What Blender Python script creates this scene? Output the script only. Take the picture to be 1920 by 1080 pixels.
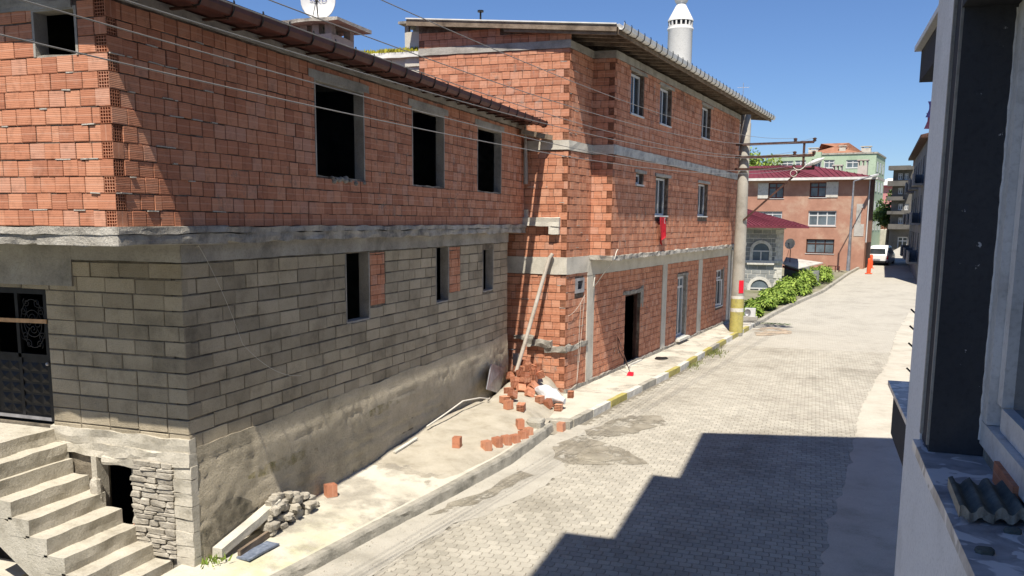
import bpy, math, random
from mathutils import Vector as V, Matrix, noise as mnoise
R0 = random.Random(7)
for o in list(bpy.data.objects): bpy.data.objects.remove(o)
S = bpy.context.scene
COL = S.collection
rad = math.radians

# ---------------------------------------------------------------- camera
FPX, CX, CY = 1617.56, 960.0, 651.974          # focal length and principal point in 1920x1080 pixels
YAW, PITCH, ROLL = rad(19.098), rad(8.423), rad(.516)
CAM = V((0, 0, 4.6))
Fw = V((-math.sin(YAW)*math.cos(PITCH), math.cos(YAW)*math.cos(PITCH), -math.sin(PITCH)))
Rt = V((math.cos(YAW), math.sin(YAW), 0)); Up = Rt.cross(Fw)
Rt, Up = Rt*math.cos(ROLL)+Up*math.sin(ROLL), Up*math.cos(ROLL)-Rt*math.sin(ROLL)
cd = bpy.data.cameras.new('camera'); cam = bpy.data.objects.new('camera', cd); COL.objects.link(cam)
m = Matrix((Rt, Up, -Fw)).transposed().to_4x4(); m.translation = CAM; cam.matrix_world = m
cd.sensor_width = 36; cd.lens = FPX/1920*36; cd.shift_y = (CY-540)/1920; cd.clip_start = .02; cd.clip_end = 3000
S.camera = cam

# ---------------------------------------------------------------- sky, sun, exposure
TOSUN = V((.12, -.562, 1)).normalized()
w = bpy.data.worlds.new('World'); S.world = w; w.use_nodes = True
nt = w.node_tree; bg = nt.nodes['Background']
sk = nt.nodes.new('ShaderNodeTexSky'); sk.sky_type = 'NISHITA'; sk.sun_disc = False
sk.sun_elevation = math.asin(TOSUN.z); sk.sun_rotation = math.atan2(TOSUN.x, TOSUN.y)
sk.altitude = 0; sk.air_density = 1.0; sk.dust_density = 0; sk.ozone_density = 3.5
tn = nt.nodes.new('ShaderNodeMix'); tn.data_type = 'RGBA'; tn.blend_type = 'MULTIPLY'; tn.inputs[0].default_value = 1; tn.inputs[7].default_value = (.72, .865, 1.14, 1)   # the camera's cool white balance for the whole sky
nt.links.new(sk.outputs[0], tn.inputs[6]); nt.links.new(tn.outputs[2], bg.inputs[0]); bg.inputs[1].default_value = .06
sl = bpy.data.lights.new('sun', 'SUN'); sl.energy = 4.7; sl.angle = rad(.53); sl.color = (1, .93, .815)
so = bpy.data.objects.new('sun', sl); COL.objects.link(so)
so.rotation_euler = (-TOSUN).to_track_quat('-Z', 'Y').to_euler(); so.location = (0, -10, 40)
S.render.engine = 'CYCLES'
vs = S.view_settings; vs.view_transform = 'Standard'; vs.look = 'None'; vs.gamma = 1; vs.exposure = .75
vs.use_curve_mapping = False
S.cycles.max_bounces = 6; S.cycles.diffuse_bounces = 4

# ---------------------------------------------------------------- projecting between pixels of a 1920x1080 view and the place
def ray(u, v): return Fw+Rt*((u-CX)/FPX)-Up*((v-CY)/FPX)
def onX(u, v, x): d = ray(u, v); return CAM+d*((x-CAM.x)/d.x)
def onY(u, v, y): d = ray(u, v); return CAM+d*((y-CAM.y)/d.y)
def onZ(u, v, z): d = ray(u, v); return CAM+d*((z-CAM.z)/d.z)
def onP(u, v, p, n): d = ray(u, v); return CAM+d*((V(p)-CAM).dot(n)/d.dot(n))
def atD(u, v, t): return CAM+ray(u, v)*t
def pix(p):
    q = V(p)-CAM; z = q.dot(Fw)
    return (CX+FPX*q.dot(Rt)/z, CY-FPX*q.dot(Up)/z, z) if z > .01 else (-9999, -9999, z)
def onF(u, v, hf):                                # first hit of a height field
    d = ray(u, v); t = 1.0
    while t < 150:
        p = CAM+d*t
        if p.z < hf(p.x, p.y): return p
        t += .05
    return p

# ---------------------------------------------------------------- mesh collecting
class MB:
    def __init__(s): s.v = []; s.f = []; s.uv = []; s.mi = []; s.r = []; s.m = 0; s.rnd = 0.0; s.sm = []
    def face(s, pts, uv=None, smooth=False):
        k = len(s.v); s.v += [tuple(p) for p in pts]; s.f.append(list(range(k, k+len(pts))))
        if uv is None: uv = ((0, 0), (1, 0), (1, 1), (0, 1)) if len(pts) == 4 else [(.5, .5)]*len(pts)
        s.uv += list(uv)[:len(pts)]; s.mi.append(s.m); s.r.append(s.rnd); s.sm.append(smooth)
    def grid(s, rows, closed=False, smooth=True):
        k = len(s.v); n = len(rows[0])
        for r in rows: s.v += [tuple(p) for p in r]
        for i in range(len(rows)-1):
            for j in range(n if closed else n-1):
                j2 = (j+1) % n
                s.f.append([k+i*n+j, k+i*n+j2, k+(i+1)*n+j2, k+(i+1)*n+j])
                s.uv += [(j/n, i/len(rows)), ((j+1)/n, i/len(rows)), ((j+1)/n, (i+1)/len(rows)), (j/n, (i+1)/len(rows))]
                s.mi.append(s.m); s.r.append(s.rnd); s.sm.append(smooth)
    def hexa(s, p):                               # p: 8 points, bottom ring 0-3, top ring 4-7
        for q in ((3, 2, 1, 0), (4, 5, 6, 7), (0, 1, 5, 4), (1, 2, 6, 5), (2, 3, 7, 6), (3, 0, 4, 7)): s.face([p[i] for i in q])
    def box(s, lo, hi):
        x0, y0, z0 = lo; x1, y1, z1 = hi
        s.hexa([(x0, y0, z0), (x1, y0, z0), (x1, y1, z0), (x0, y1, z0), (x0, y0, z1), (x1, y0, z1), (x1, y1, z1), (x0, y1, z1)])
    def fbox(s, O, ex, en, a, b):                 # box in a wall frame, a and b = (along, out, up)
        pts = []
        for z in (a[2], b[2]):
            for (q, r) in ((a[0], b[1]), (b[0], b[1]), (b[0], a[1]), (a[0], a[1])): pts.append(O+ex*q+en*r+V((0, 0, z)))
        s.hexa(pts)
    def bar(s, p0, p1, w, h, up=V((0, 0, 1))):
        p0, p1 = V(p0), V(p1); d = (p1-p0).normalized(); x = d.cross(up)
        if x.length < 1e-4: x = d.cross(V((1, 0, 0)))
        x.normalize(); y = x.cross(d); x = x*w/2; y = y*h/2
        s.hexa([p0-x-y, p0+x-y, p1+x-y, p1-x-y, p0-x+y, p0+x+y, p1+x+y, p1-x+y])
    def tube(s, pts, r, n=8, caps=True):
        pts = [V(p) for p in pts]; rr = r if isinstance(r, (list, tuple)) else [r]*len(pts); rows = []; x = None
        for i, p in enumerate(pts):
            d = (pts[min(i+1, len(pts)-1)]-pts[max(i-1, 0)]).normalized()
            if x is None: x = d.cross(V((0, 0, 1)) if abs(d.z) < .9 else V((1, 0, 0)))
            x = (x-d*x.dot(d)).normalized(); y = d.cross(x)
            rows.append([p+(x*math.cos(a)+y*math.sin(a))*rr[i] for a in [2*math.pi*k/n for k in range(n)]])
        s.grid(rows, True)
        if caps: s.face(rows[0][::-1]); s.face(rows[-1])
    def lathe(s, c, prof, n=20):
        s.grid([[V(c)+V((r*math.cos(2*math.pi*k/n), r*math.sin(2*math.pi*k/n), z)) for k in range(n)] for r, z in prof], True)
    def rough(s, O, ex, en, a, b, step=.14, amp=.012, seed=0):   # a beam in a wall frame with worn edges
        n = max(2, int((b[0]-a[0])/step)); rows = []
        for i in range(n+1):
            q = a[0]+(b[0]-a[0])*i/n; row = []
            ym, zm = (a[1]+b[1])/2, (a[2]+b[2])/2
            for (r, z) in ((a[1], a[2]), (b[1], a[2]), (b[1], zm), (b[1], b[2]), (ym, b[2]), (a[1], b[2])):
                j = mnoise.noise_vector(V((q*3.1+seed, r*7.3+seed*1.7, z*7.1)))*amp*1.8
                row.append(O+ex*(q+(j.x if 0 < i < n else 0))+en*(r+j.y)+V((0, 0, z+j.z)))
            rows.append(row)
        s.grid(rows, True, False); s.face(rows[0][::-1]); s.face(rows[-1])
    def mesh(s, name, mats):
        me = bpy.data.meshes.new(name); me.from_pydata(s.v, [], s.f)
        for mt in (mats if isinstance(mats, (list, tuple)) else [mats]): me.materials.append(mt)
        ul = me.uv_layers.new(name='UVMap'); ul.data.foreach_set('uv', [c for q in s.uv for c in q])
        me.polygons.foreach_set('material_index', s.mi); me.polygons.foreach_set('use_smooth', s.sm)
        if any(s.r):
            at = me.attributes.new('rnd', 'FLOAT', 'FACE'); at.data.foreach_set('value', s.r)
        me.update(); return me
    def build(s, name, mats, parent=None, **k): return obj(name, s.mesh(name, mats), parent, **k)

def obj(name, me, parent=None, kind=None, label=None):
    o = bpy.data.objects.new(name, me); COL.objects.link(o)
    if parent is not None:
        o.parent = parent
        o.matrix_parent_inverse = Matrix.Translation(-V(parent.get('_o', (0, 0, 0)))) if '_o' in parent else Matrix.Identity(4)
    if kind: o['kind'] = kind
    if label: o['label'] = label
    return o
def tag(o, label, cat, group=None):
    o['label'] = label; o['category'] = cat
    if group: o['group'] = group
    return o
def thing(name, label, cat, loc, group=None):
    o = bpy.data.objects.new(name, None); COL.objects.link(o); o.location = loc; o['_o'] = tuple(loc); o.empty_display_size = .3
    return tag(o, label, cat, group)
def solo(name, mb, mat, label, cat, group=None): return tag(mb.build(name, mat), label, cat, group)

# ---------------------------------------------------------------- materials
def lin(h): return tuple((c/12.92 if c <= .04045 else ((c+.055)/1.055)**2.4) for c in [int(h[i:i+2], 16)/255 for i in (0, 2, 4)])+(1,)
def C4(c): return lin(c) if isinstance(c, str) else (tuple(c)+(1,) if len(c) == 3 else c)
class NT:
    def __init__(s, name):
        s.mat = bpy.data.materials.new(name); s.mat.use_nodes = True; s.t = s.mat.node_tree
        s.b = s.t.nodes['Principled BSDF']; s.b.inputs['Specular IOR Level'].default_value = .25
        s.pos = s.n('ShaderNodeNewGeometry').outputs['Position']
    def n(s, ty, **k):
        x = s.t.nodes.new(ty)
        for a, b in k.items(): setattr(x, a, b)
        return x
    def L(s, a, b): s.t.links.new(a, b)
    def val(s, sock, v):
        if hasattr(v, 'is_linked'): s.L(v, sock)
        else: sock.default_value = v
    def noise(s, scale, detail=4, rough=.6, vec=None, sc=None, dist=0):
        x = s.n('ShaderNodeTexNoise'); x.inputs['Scale'].default_value = scale; x.inputs['Detail'].default_value = detail
        x.inputs['Roughness'].default_value = rough; x.inputs['Distortion'].default_value = dist
        v = vec or s.pos
        if sc:
            mp = s.n('ShaderNodeMapping'); mp.inputs['Scale'].default_value = sc; s.L(v, mp.inputs[0]); v = mp.outputs[0]
        s.L(v, x.inputs['Vector']); return x.outputs['Fac']
    def ramp(s, fac, stops):
        x = s.n('ShaderNodeValToRGB'); e = x.color_ramp.elements
        while len(e) < len(stops): e.new(.5)
        for k, (p, c) in enumerate(stops): e[k].position = p; e[k].color = C4(c) if not isinstance(c, (int, float)) else (c, c, c, 1)
        s.L(fac, x.inputs[0]); return x.outputs[0]
    def mix(s, fac, a, b, mode='MIX'):
        x = s.n('ShaderNodeMix', data_type='RGBA', blend_type=mode); s.val(x.inputs[0], fac)
        for sock, v in ((x.inputs[6], a), (x.inputs[7], b)): s.val(sock, v if hasattr(v, 'is_linked') else C4(v))
        return x.outputs[2]
    def math(s, op, a, b=0.0, clamp=False):
        x = s.n('ShaderNodeMath', operation=op, use_clamp=clamp); s.val(x.inputs[0], a); s.val(x.inputs[1], b); return x.outputs[0]
    def rnd(s):
        a = s.n('ShaderNodeAttribute', attribute_name='rnd'); o = s.n('ShaderNodeObjectInfo')
        return s.math('FRACT', s.math('ADD', a.outputs['Fac'], o.outputs['Random']))
    def out(s, col, rough=.85, bump=None, strength=.3, dist=.02):
        s.val(s.b.inputs['Base Color'], col if hasattr(col, 'is_linked') else C4(col)); s.val(s.b.inputs['Roughness'], rough)
        if bump is not None:
            x = s.n('ShaderNodeBump'); x.inputs['Strength'].default_value = strength; x.inputs['Distance'].default_value = dist
            s.L(bump, x.inputs['Height']); s.L(x.outputs[0], s.b.inputs['Normal'])
        return s.mat
def concrete(name, base, dark=None, lite=None, scale=2.2, fine=38, bump=.35, rand=0.0, stain=None, rough=.9):
    t = NT(name); b = C4(base); dark = C4(dark) if dark else tuple(c*.62 for c in b[:3])+(1,); lite = C4(lite) if lite else tuple(min(.9, c*1.25) for c in b[:3])+(1,)
    n1 = t.noise(scale, 6, .65); n2 = t.noise(fine, 5, .7)
    col = t.ramp(n1, [(.3, dark), (.48, b), (.72, lite)])
    col = t.mix(.55, col, t.ramp(n2, [(.3, .55), (.5, .95), (.7, 1.0)]), 'MULTIPLY')
    if rand: col = t.mix(1.0, col, t.ramp(t.rnd(), [(0, 1-rand), (1, 1.0)]), 'MULTIPLY')
    if stain:
        f = t.ramp(t.noise(stain[1], 4, .6, dist=.4), [(stain[2], 0), (stain[2]+.1, 1)]); col = t.mix(f, col, stain[0])
    return t.out(col, rough, t.math('ADD', t.math('MULTIPLY', n1, .5), n2), bump, .03)
def plain(name, col, rough=.6, metal=0, var=.12, scale=9, bump=0):
    t = NT(name); n = t.noise(scale, 5, .6); c = C4(col)
    t.b.inputs['Metallic'].default_value = metal
    cc = t.mix(t.ramp(n, [(.35, 0), (.65, 1)]), tuple(x*(1-var) for x in c[:3]), tuple(min(1, x*(1+var)) for x in c[:3]))
    return t.out(cc, rough, n if bump else None, bump or .1, .01)
def brick_mat(name, tones):
    t = NT(name); r = t.rnd()
    uv = t.n('ShaderNodeUVMap').outputs[0]; sp = t.n('ShaderNodeSeparateXYZ'); t.L(uv, sp.inputs[0]); vv = sp.outputs[1]
    st = [(i/(len(tones)-1), c) for i, c in enumerate(tones)]
    col = t.ramp(r, st)
    off = t.n('ShaderNodeVectorMath', operation='SCALE'); t.L(t.pos, off.inputs[0]); off.inputs[3].default_value = 1
    n1 = t.noise(9, 5, .65); n2 = t.noise(60, 3, .6, sc=(1, 1, .25)); n3 = t.noise(3.2, 4, .6)
    col = t.mix(.8, col, t.ramp(n1, [(.28, .62), (.5, 1.0), (.75, 1.0)]), 'MULTIPLY')
    rib = t.math('SINE', t.math('MULTIPLY', vv, 56.0))
    line = t.math('LESS_THAN', t.math('ABSOLUTE', t.math('SUBTRACT', vv, .53)), .045)
    col = t.mix(t.math('MULTIPLY', line, .22), col, (.75, .5, .38))
    col = t.mix(.16, col, t.ramp(t.math('MULTIPLY_ADD', rib, .5), [(0, .3), (.6, 1.0)]), 'MULTIPLY')
    dust = t.math('MULTIPLY', t.ramp(n3, [(.55, 0), (.75, 1)]), t.ramp(n1, [(.45, .1), (.7, .7)]))
    col = t.mix(t.math('MULTIPLY', dust, .55), col, (.5, .4, .33))
    return t.out(col, .85, t.math('ADD', t.math('MULTIPLY', rib, .35), n2), .35, .006)
M = {}
M['brick'] = brick_mat('red_hollow_brick', [(.4, .162, .095), (.455, .19, .11), (.5, .215, .126), (.52, .227, .133), (.54, .24, .142), (.575, .275, .168), (.52, .268, .185)])
M['mortar'] = concrete('mortar', (.12, .085, .065), (.055, .038, .03), (.26, .22, .175), 5, 45, .5)
M['mortarg'] = concrete('mortar_grey', (.27, .25, .215), (.16, .15, .13), (.4, .375, .33), 6, 40, .6)
M['block'] = concrete('concrete_block_grey', (.48, .412, .3), (.31, .268, .197), (.58, .5, .375), 1.7, 55, .8, .34)
M['blockjoint'] = concrete('block_joint', (.16, .136, .102), (.08, .068, .052), (.3, .26, .2), 4, 40, .6)
M['beam'] = concrete('grey_concrete', (.34, .32, .285), (.21, .2, .18), (.45, .43, .39), 1.6, 34, .35)
M['slab'] = concrete('rough_slab_concrete', (.37, .345, .3), (.13, .125, .12), (.55, .52, .46), 2.6, 28, .8)
M['band'] = concrete('cream_concrete_band', (.53, .5, .43), (.4, .37, .31), (.6, .57, .5), 1.3, 40, .25)
M['plaster'] = concrete('stained_plaster_base', (.46, .402, .3), (.29, .255, .19), (.56, .492, .375), 1.3, 26, 1.0)
M['step'] = concrete('worn_step_concrete', (.47, .435, .36), (.33, .3, .24), (.56, .52, .44), 3, 30, .5)
M['walk'] = concrete('sunbleached_pavement', (.5, .465, .39), (.39, .355, .29), (.57, .535, .455), 1.1, 40, .25)
M['kerb'] = concrete('kerb_concrete', (.34, .32, .27), (.2, .19, .16), (.45, .42, .36), 2.2, 30, .7)
M['paver'] = concrete('concrete_paver', (.43, .4, .335), (.32, .293, .24), (.51, .478, .405), .55, 60, .3, .2)
M['joint'] = concrete('sandy_joint', (.3, .275, .23), (.2, .18, .15), (.4, .37, .31), .8, 30, .4)
M['sand'] = concrete('building_sand', (.42, .38, .305), (.33, .295, .23), (.49, .45, .37), 2.2, 60, .6)
M['wet'] = concrete('damp_sandy_film', (.27, .245, .195), (.2, .18, .14), (.35, .32, .26), 2.5, 40, .2, rough=.6)
def thin(mat, scale, lo, hi):                     # a film that lies in broken patches
    t = mat.node_tree; g = t.nodes.new('ShaderNodeNewGeometry'); n = t.nodes.new('ShaderNodeTexNoise'); n.inputs['Scale'].default_value = scale; n.inputs['Detail'].default_value = 6; n.inputs['Roughness'].default_value = .65
    r = t.nodes.new('ShaderNodeValToRGB'); r.color_ramp.elements[0].position = lo; r.color_ramp.elements[1].position = hi; t.links.new(g.outputs['Position'], n.inputs['Vector']); t.links.new(n.outputs['Fac'], r.inputs[0]); t.links.new(r.outputs[0], t.nodes['Principled BSDF'].inputs['Alpha'])
M['film'] = concrete('damp_patch_film', (.27, .245, .195), (.2, .18, .14), (.35, .32, .26), 2.5, 40, .2, rough=.6); thin(M['film'], 1.7, .4, .52)
M['dust'] = concrete('dusty_cement_film', (.41, .385, .33), (.3, .28, .235), (.47, .445, .385), .9, 45, .3)
M['stone'] = concrete('rubble_stone', (.46, .42, .35), (.3, .27, .22), (.58, .54, .46), 5, 30, .7, .3)
M['earth'] = concrete('dry_earth', (.2, .19, .13), (.12, .13, .06), (.3, .27, .2), .4, 8, .4)
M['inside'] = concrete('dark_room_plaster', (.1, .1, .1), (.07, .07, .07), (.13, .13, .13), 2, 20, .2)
M['white'] = plain('white_plastic', (.55, .55, .545), .45, 0, .05)
M['sackw'] = plain('white_woven_sack', (.55, .56, .58), .6, 0, .1, 14, .3)
M['glass'] = plain('dark_window_glass', (.03, .038, .045), .06, 0, .3, 2); M['glass'].node_tree.nodes['Principled BSDF'].inputs['Specular IOR Level'].default_value = .6
M['glassb'] = plain('grey_window_glass', (.12, .15, .17), .12, 0, .3, 1.2)
M['black'] = plain('black_iron', (.018, .018, .02), .5, .3, .3, 6)
M['iron'] = plain('rusty_brown_iron', (.07, .035, .026), .7, .2, .4, 7)
M['gutter'] = plain('dark_red_gutter', (.095, .03, .025), .5, 0, .25, 4)
M['redroof'] = plain('crimson_metal_roof', (.135, .03, .042), .55, .0, .15, 2)
M['wood'] = concrete('weathered_timber', (.19, .145, .105), (.1, .075, .055), (.28, .22, .165), 3, 20, .4)
M['lath'] = plain('raw_lath', (.5, .31, .17), .8, 0, .15, 12)
M['pipe'] = concrete('dirty_white_pipe', (.42, .37, .31), (.3, .24, .19), (.5, .46, .41), 2, 20, .1, rough=.6)
M['pole'] = concrete('pole_concrete', (.35, .325, .28), (.25, .23, .195), (.42, .395, .34), 1.2, 50, .3)
M['yellow'] = concrete('yellow_road_paint', (.4, .345, .1), (.27, .24, .12), (.45, .4, .16), 5, 30, .2, rough=.6)
M['wpaint'] = concrete('white_road_paint', (.58, .56, .5), (.4, .38, .33), (.66, .64, .59), 5, 30, .2, rough=.6)
M['red'] = plain('red_enamel', (.62, .012, .03), .5, 0, .1)
M['flag'] = plain('red_cloth', (.42, .012, .022), .75, 0, .15, 8)
M['orange'] = plain('orange_plastic', (.72, .1, .035), .5, 0, .08)
M['wire'] = plain('aluminium_wire', (.3, .29, .28), .5, .4, .1)
M['cream'] = plain('cream_cable', (.6, .57, .5), .6, 0, .08)
M['metal'] = plain('zinc_sheet', (.33, .33, .35), .45, .6, .25, 3)
M['gutw'] = plain('white_gutter', (.66, .65, .61), .5, 0, .12, 3)
M['moss'] = plain('yellow_green_moss', (.33, .31, .04), .95, 0, .5, 12, .6)
M['marble'] = None

# ---------------------------------------------------------------- the lie of the land
def smooth(a, b, x): x = min(1, max(0, (x-a)/(b-a))); return x*x*(3-2*x)
def G(y):
    z = -.66+.14*smooth(8, 24, y)
    if y > 42: z += .028*(y-42)*smooth(40, 50, y)
    return z
def walkz(y): return -.5+.19*smooth(8.5, 20, y)
def kerbx(y):                                     # outer edge of the pavement in front of the block-walled house
    pts = [(2, -8.2), (7, -7.45), (10.4, -6.89), (12.6, -6.55), (14.5, -6.22), (16.9, -5.86), (19.7, -5.78)]
    for (a, b), (c, d) in zip(pts, pts[1:]):
        if y <= c: return b+(d-b)*(y-a)/(c-a)
    return pts[-1][1]
def wz(x, y): return walkz(y)+.17*min(1, max(0, (kerbx(y)-.14-x)/(kerbx(y)-.14+8.1)))*smooth(20.5, 17, y)   # the pavement rises a little towards the wall
def kerb2x(y):
    pts = [(20.3, -5.44), (24, -4.92), (29.2, -4.13), (34.8, -3.57), (42.9, -2.66), (48, -1.83), (54.4, -.58), (61.1, .82), (75.7, 2.85), (85, 4.4), (100, 7.0), (130, 12)]
    for (a, b), (c, d) in zip(pts, pts[1:]):
        if y <= c: return b+(d-b)*(y-a)/(c-a)
    return pts[-1][1]
def leftx(y):
    if y < 19.7: return kerbx(y)
    if y < 20.4: return kerbx(19.7)+(kerb2x(20.4)-kerbx(19.7))*(y-19.7)/.7
    return kerb2x(y)
def rightx(y):                                    # right edge of the road
    pts = [(-20, .4), (0, .45), (14, 1.2), (25, 1.75), (33, 2.6), (41, 3.6), (49, 4.9), (59, 6.6), (75, 8.8), (90, 10.5), (130, 20)]
    for (a, b), (c, d) in zip(pts, pts[1:]):
        if y <= c: return b+(d-b)*(y-a)/(c-a)
    return pts[-1][1]
b = MB(); ys = [-60, -20, 0, 10, 20, 30, 40, 50, 60, 80, 100, 140, 220, 400, 900, 1600]
b.grid([[V((x, y, (G(min(y, 100)))-.18)) for x in (-1200, -300, -80, -30, -12, 0, 12, 40, 120, 400, 1400)] for y in ys])
b.build('ground', M['earth'], kind='structure')
b = MB(); ys = [-25+i*1.0 for i in range(46)]+[21+i*2.5 for i in range(44)]
b.grid([[V((leftx(y)+(rightx(y)-leftx(y))*k/6, y, G(y)-.004)) for k in range(7)] for y in ys])
# the far road, where single pavers can no longer be told apart, takes its bond from the material
t = NT('paved_road'); bt = t.n('ShaderNodeTexBrick'); bt.inputs['Scale'].default_value = 1; bt.inputs['Brick Width'].default_value = .2
bt.inputs['Row Height'].default_value = .17; bt.inputs['Mortar Size'].default_value = .007; bt.inputs['Mortar Smooth'].default_value = .3
t.L(t.pos, bt.inputs['Vector']); bt.inputs[1].default_value = (.43, .405, .35, 1); bt.inputs[2].default_value = (.39, .365, .31, 1); bt.inputs[3].default_value = (.3, .275, .23, 1)
sp = t.n('ShaderNodeSeparateXYZ'); t.L(t.pos, sp.inputs[0]); bed = t.math('LESS_THAN', sp.outputs[1], 36.9)   # sand bed under the real pavers, printed bond beyond them
cc = t.mix(.7, t.mix(bed, bt.outputs[0], (.2, .18, .145)), t.ramp(t.noise(.55, 6, .65), [(.3, .72), (.5, 1.0), (.75, 1.1)]), 'MULTIPLY')
cc = t.mix(.4, cc, t.ramp(t.noise(55, 4, .7), [(.3, .6), (.5, 1.0)]), 'MULTIPLY')
M['road'] = t.out(cc, .9, t.noise(40, 4), .25, .02)
road = b.build('road', M['road'], kind='structure')

# pavers: the largest to the eye one by one, the others joined
PW, PL = .2, .17                                  # across the view, along the street
def paver_poly(c, w=PW-.010, l=PL-.009, z=.006):
    zz = .016; x0, x1, y0, y1 = -w/2, w/2, -l/2, l/2
    o = [(x0, y0), (x1, y0), (x1+zz, -l*.12), (x1-zz, l*.2), (x1, y1), (x0, y1), (x0-zz, l*.2), (x0+zz, -l*.12)]
    o = [(x0, y0), (x1, y0), (x1+zz, -.01), (x1, y1), (x0, y1), (x0+zz, -.01)]
    return [V((c[0]+p[0], c[1]+p[1], c[2]+z)) for p in o]
pav = []
y = 9.6; row = 0
while y < 37:
    x = -6.9+(row % 2)*PW/2
    while x < 4.2:
        inside = leftx(y)+(.95+.25*math.sin(y*.9) if y < 20.8 else .16)+.3*mnoise.noise(V((x*.4, y*.4, 3)))*(y < 20.8) < x < rightx(y)+.9
        if inside:
            p = V((x, y, G(y))); u, v, d = pix(p)
            if -40 < u < 1790 and v < 1120: pav.append((1/d**2*(1 if 990 < u < 1650 else .5), p))
    # next
        x += PW
    y += PL; row += 1
pav.sort(key=lambda q: -q[0])
b = MB(); q = paver_poly((0, 0, 0)); top = [V((p.x*.965, p.y*.96, p.z)) for p in q]; bot = [V((p.x, p.y, -.004)) for p in q]
b.face(top); b.grid([[*bot], [*top]], True, False); pme = b.mesh('paving_stone', M['paver'])
for sc, p in pav[:300]:
    o = obj('paving_stone', pme, road); o.location = p+V((0, 0, R0.uniform(-.0015, .0015))); o.rotation_euler = (R0.uniform(-.012, .012), R0.uniform(-.012, .012), R0.uniform(-.012, .012))
b = MB()
for sc, p in pav[300:]:
    b.rnd = R0.uniform(.01, .99); z = R0.uniform(-.0015, .0015)
    tp = [V((p.x+(c.x)*.97, p.y+(c.y)*.965, p.z+.006+z+c.x*0)) for c in q]
    b.face(tp); b.grid([[V((p.x+c.x, p.y+c.y, p.z-.004)) for c in q], tp], True, False)
b.build('paving_stones', M['paver'], road, kind='stuff')

# smooth cement strip along the kerb, damp sandy patches, manhole
def film(name, mat, outline, z, seed, parent, ny=40):
    b = MB(); n = len(outline); cxm = sum(p[0] for p in outline)/n; cym = sum(p[1] for p in outline)/n
    pts = []
    for i in range(n):
        a, c = outline[i], outline[(i+1) % n]
        for k in range(8):
            f = k/8; x = a[0]+(c[0]-a[0])*f; y = a[1]+(c[1]-a[1])*f; j = mnoise.noise_vector(V((x*2.3, y*2.3, seed)))*.16
            pts.append(V((x+j.x, y+j.y, G(y+j.y)+z)))
    for i in range(len(pts)): b.face([V((cxm, cym, G(cym)+z)), pts[i], pts[(i+1) % len(pts)]])
    return b.build(name, mat, parent)
b = MB(); rows = []
for i in range(int((21-7)/.25)):
    y = 7+i*.25; xl = leftx(y); wd = .95+.25*math.sin(y*.9)+.2*mnoise.noise(V((1, y*1.7, 5)))+.1
    rows.append([V((xl+wd*k/3, y, G(y)+.0095)) for k in range(4)])
b.grid(rows); b.build('cement_strip', M['dust'], road)
film('damp_patch', M['film'], [(-5.2, 19.7), (-4.6, 19.4), (-3.9, 18.9), (-3.3, 18.3), (-3.2, 17.9), (-3.9, 17.5), (-4.8, 17.3), (-5.2, 17.9), (-5.5, 18.6)], .0135, 2, road)
film('damp_patch', M['film'], [(-5.2, 20.2), (-4.3, 22.2), (-3.6, 22.4), (-3.3, 21.5), (-4.0, 20.3), (-4.7, 19.6)], .0175, 9, road)
film('damp_patch', M['film'], [(-6.2, 13.4), (-5.7, 14.2), (-5.4, 15.2), (-5.2, 16.4), (-5.5, 16.5), (-5.7, 15.2), (-6.1, 14.1)], .0135, 4, road)
t = NT('reddish_sand_film'); M['redsand'] = t.out(t.ramp(t.noise(3, 5), [(.3, (.36, .27, .19)), (.7, (.43, .36, .28))]), .95)
thin(M['redsand'], 1.3, .42, .56); film('sand_patch', M['redsand'], [(-2.55, 43.0), (-2.2, 40.5), (-1.4, 40.9), (-.7, 42), (-1.0, 43.4), (-1.8, 44)], .0135, 6, road)
mh = onZ(1117, 857, G(17.8)); b = MB(); 
b.lathe((mh.x, mh.y, G(mh.y)), [(.0, .021), (.3, .021), (.31, .016), (.335, .016), (.345, .022), (.4, .022), (.42, .008)], 28)
for k in range(22):
    if k % 2: continue
    a = 2*math.pi*k/22; b.box((mh.x+.34*math.cos(a)-.03, mh.y+.34*math.sin(a)-.03, G(mh.y)+.01), (mh.x+.34*math.cos(a)+.03, mh.y+.34*math.sin(a)+.03, G(mh.y)+.027))
solo('manhole_cover', b, M['wet'], 'round dusty manhole cover set in the damp patch of the road', 'manhole')

b = MB(); r = random.Random(77)
for k in range(1500):
    y = 10+14*r.random()**1.4; x = leftx(y)+abs(r.gauss(0, 1.1))+.05 if r.random() < .6 else r.uniform(leftx(y), rightx(y)-1); sz_ = r.choice((.008, .01, .013, .02)); z = G(y)+.008; a = r.uniform(0, 6.28); b.rnd = r.uniform(.01, .99)
    q = [V((x+sz_*math.cos(a+i*2.09), y+sz_*1.3*math.sin(a+i*2.09), z)) for i in range(3)]; tp_ = V((x, y, z+sz_*.9))
    for i in range(3): b.face([q[i], q[(i+1) % 3], tp_])
b.build('road_grit', M['stone'], kind='stuff')
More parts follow.
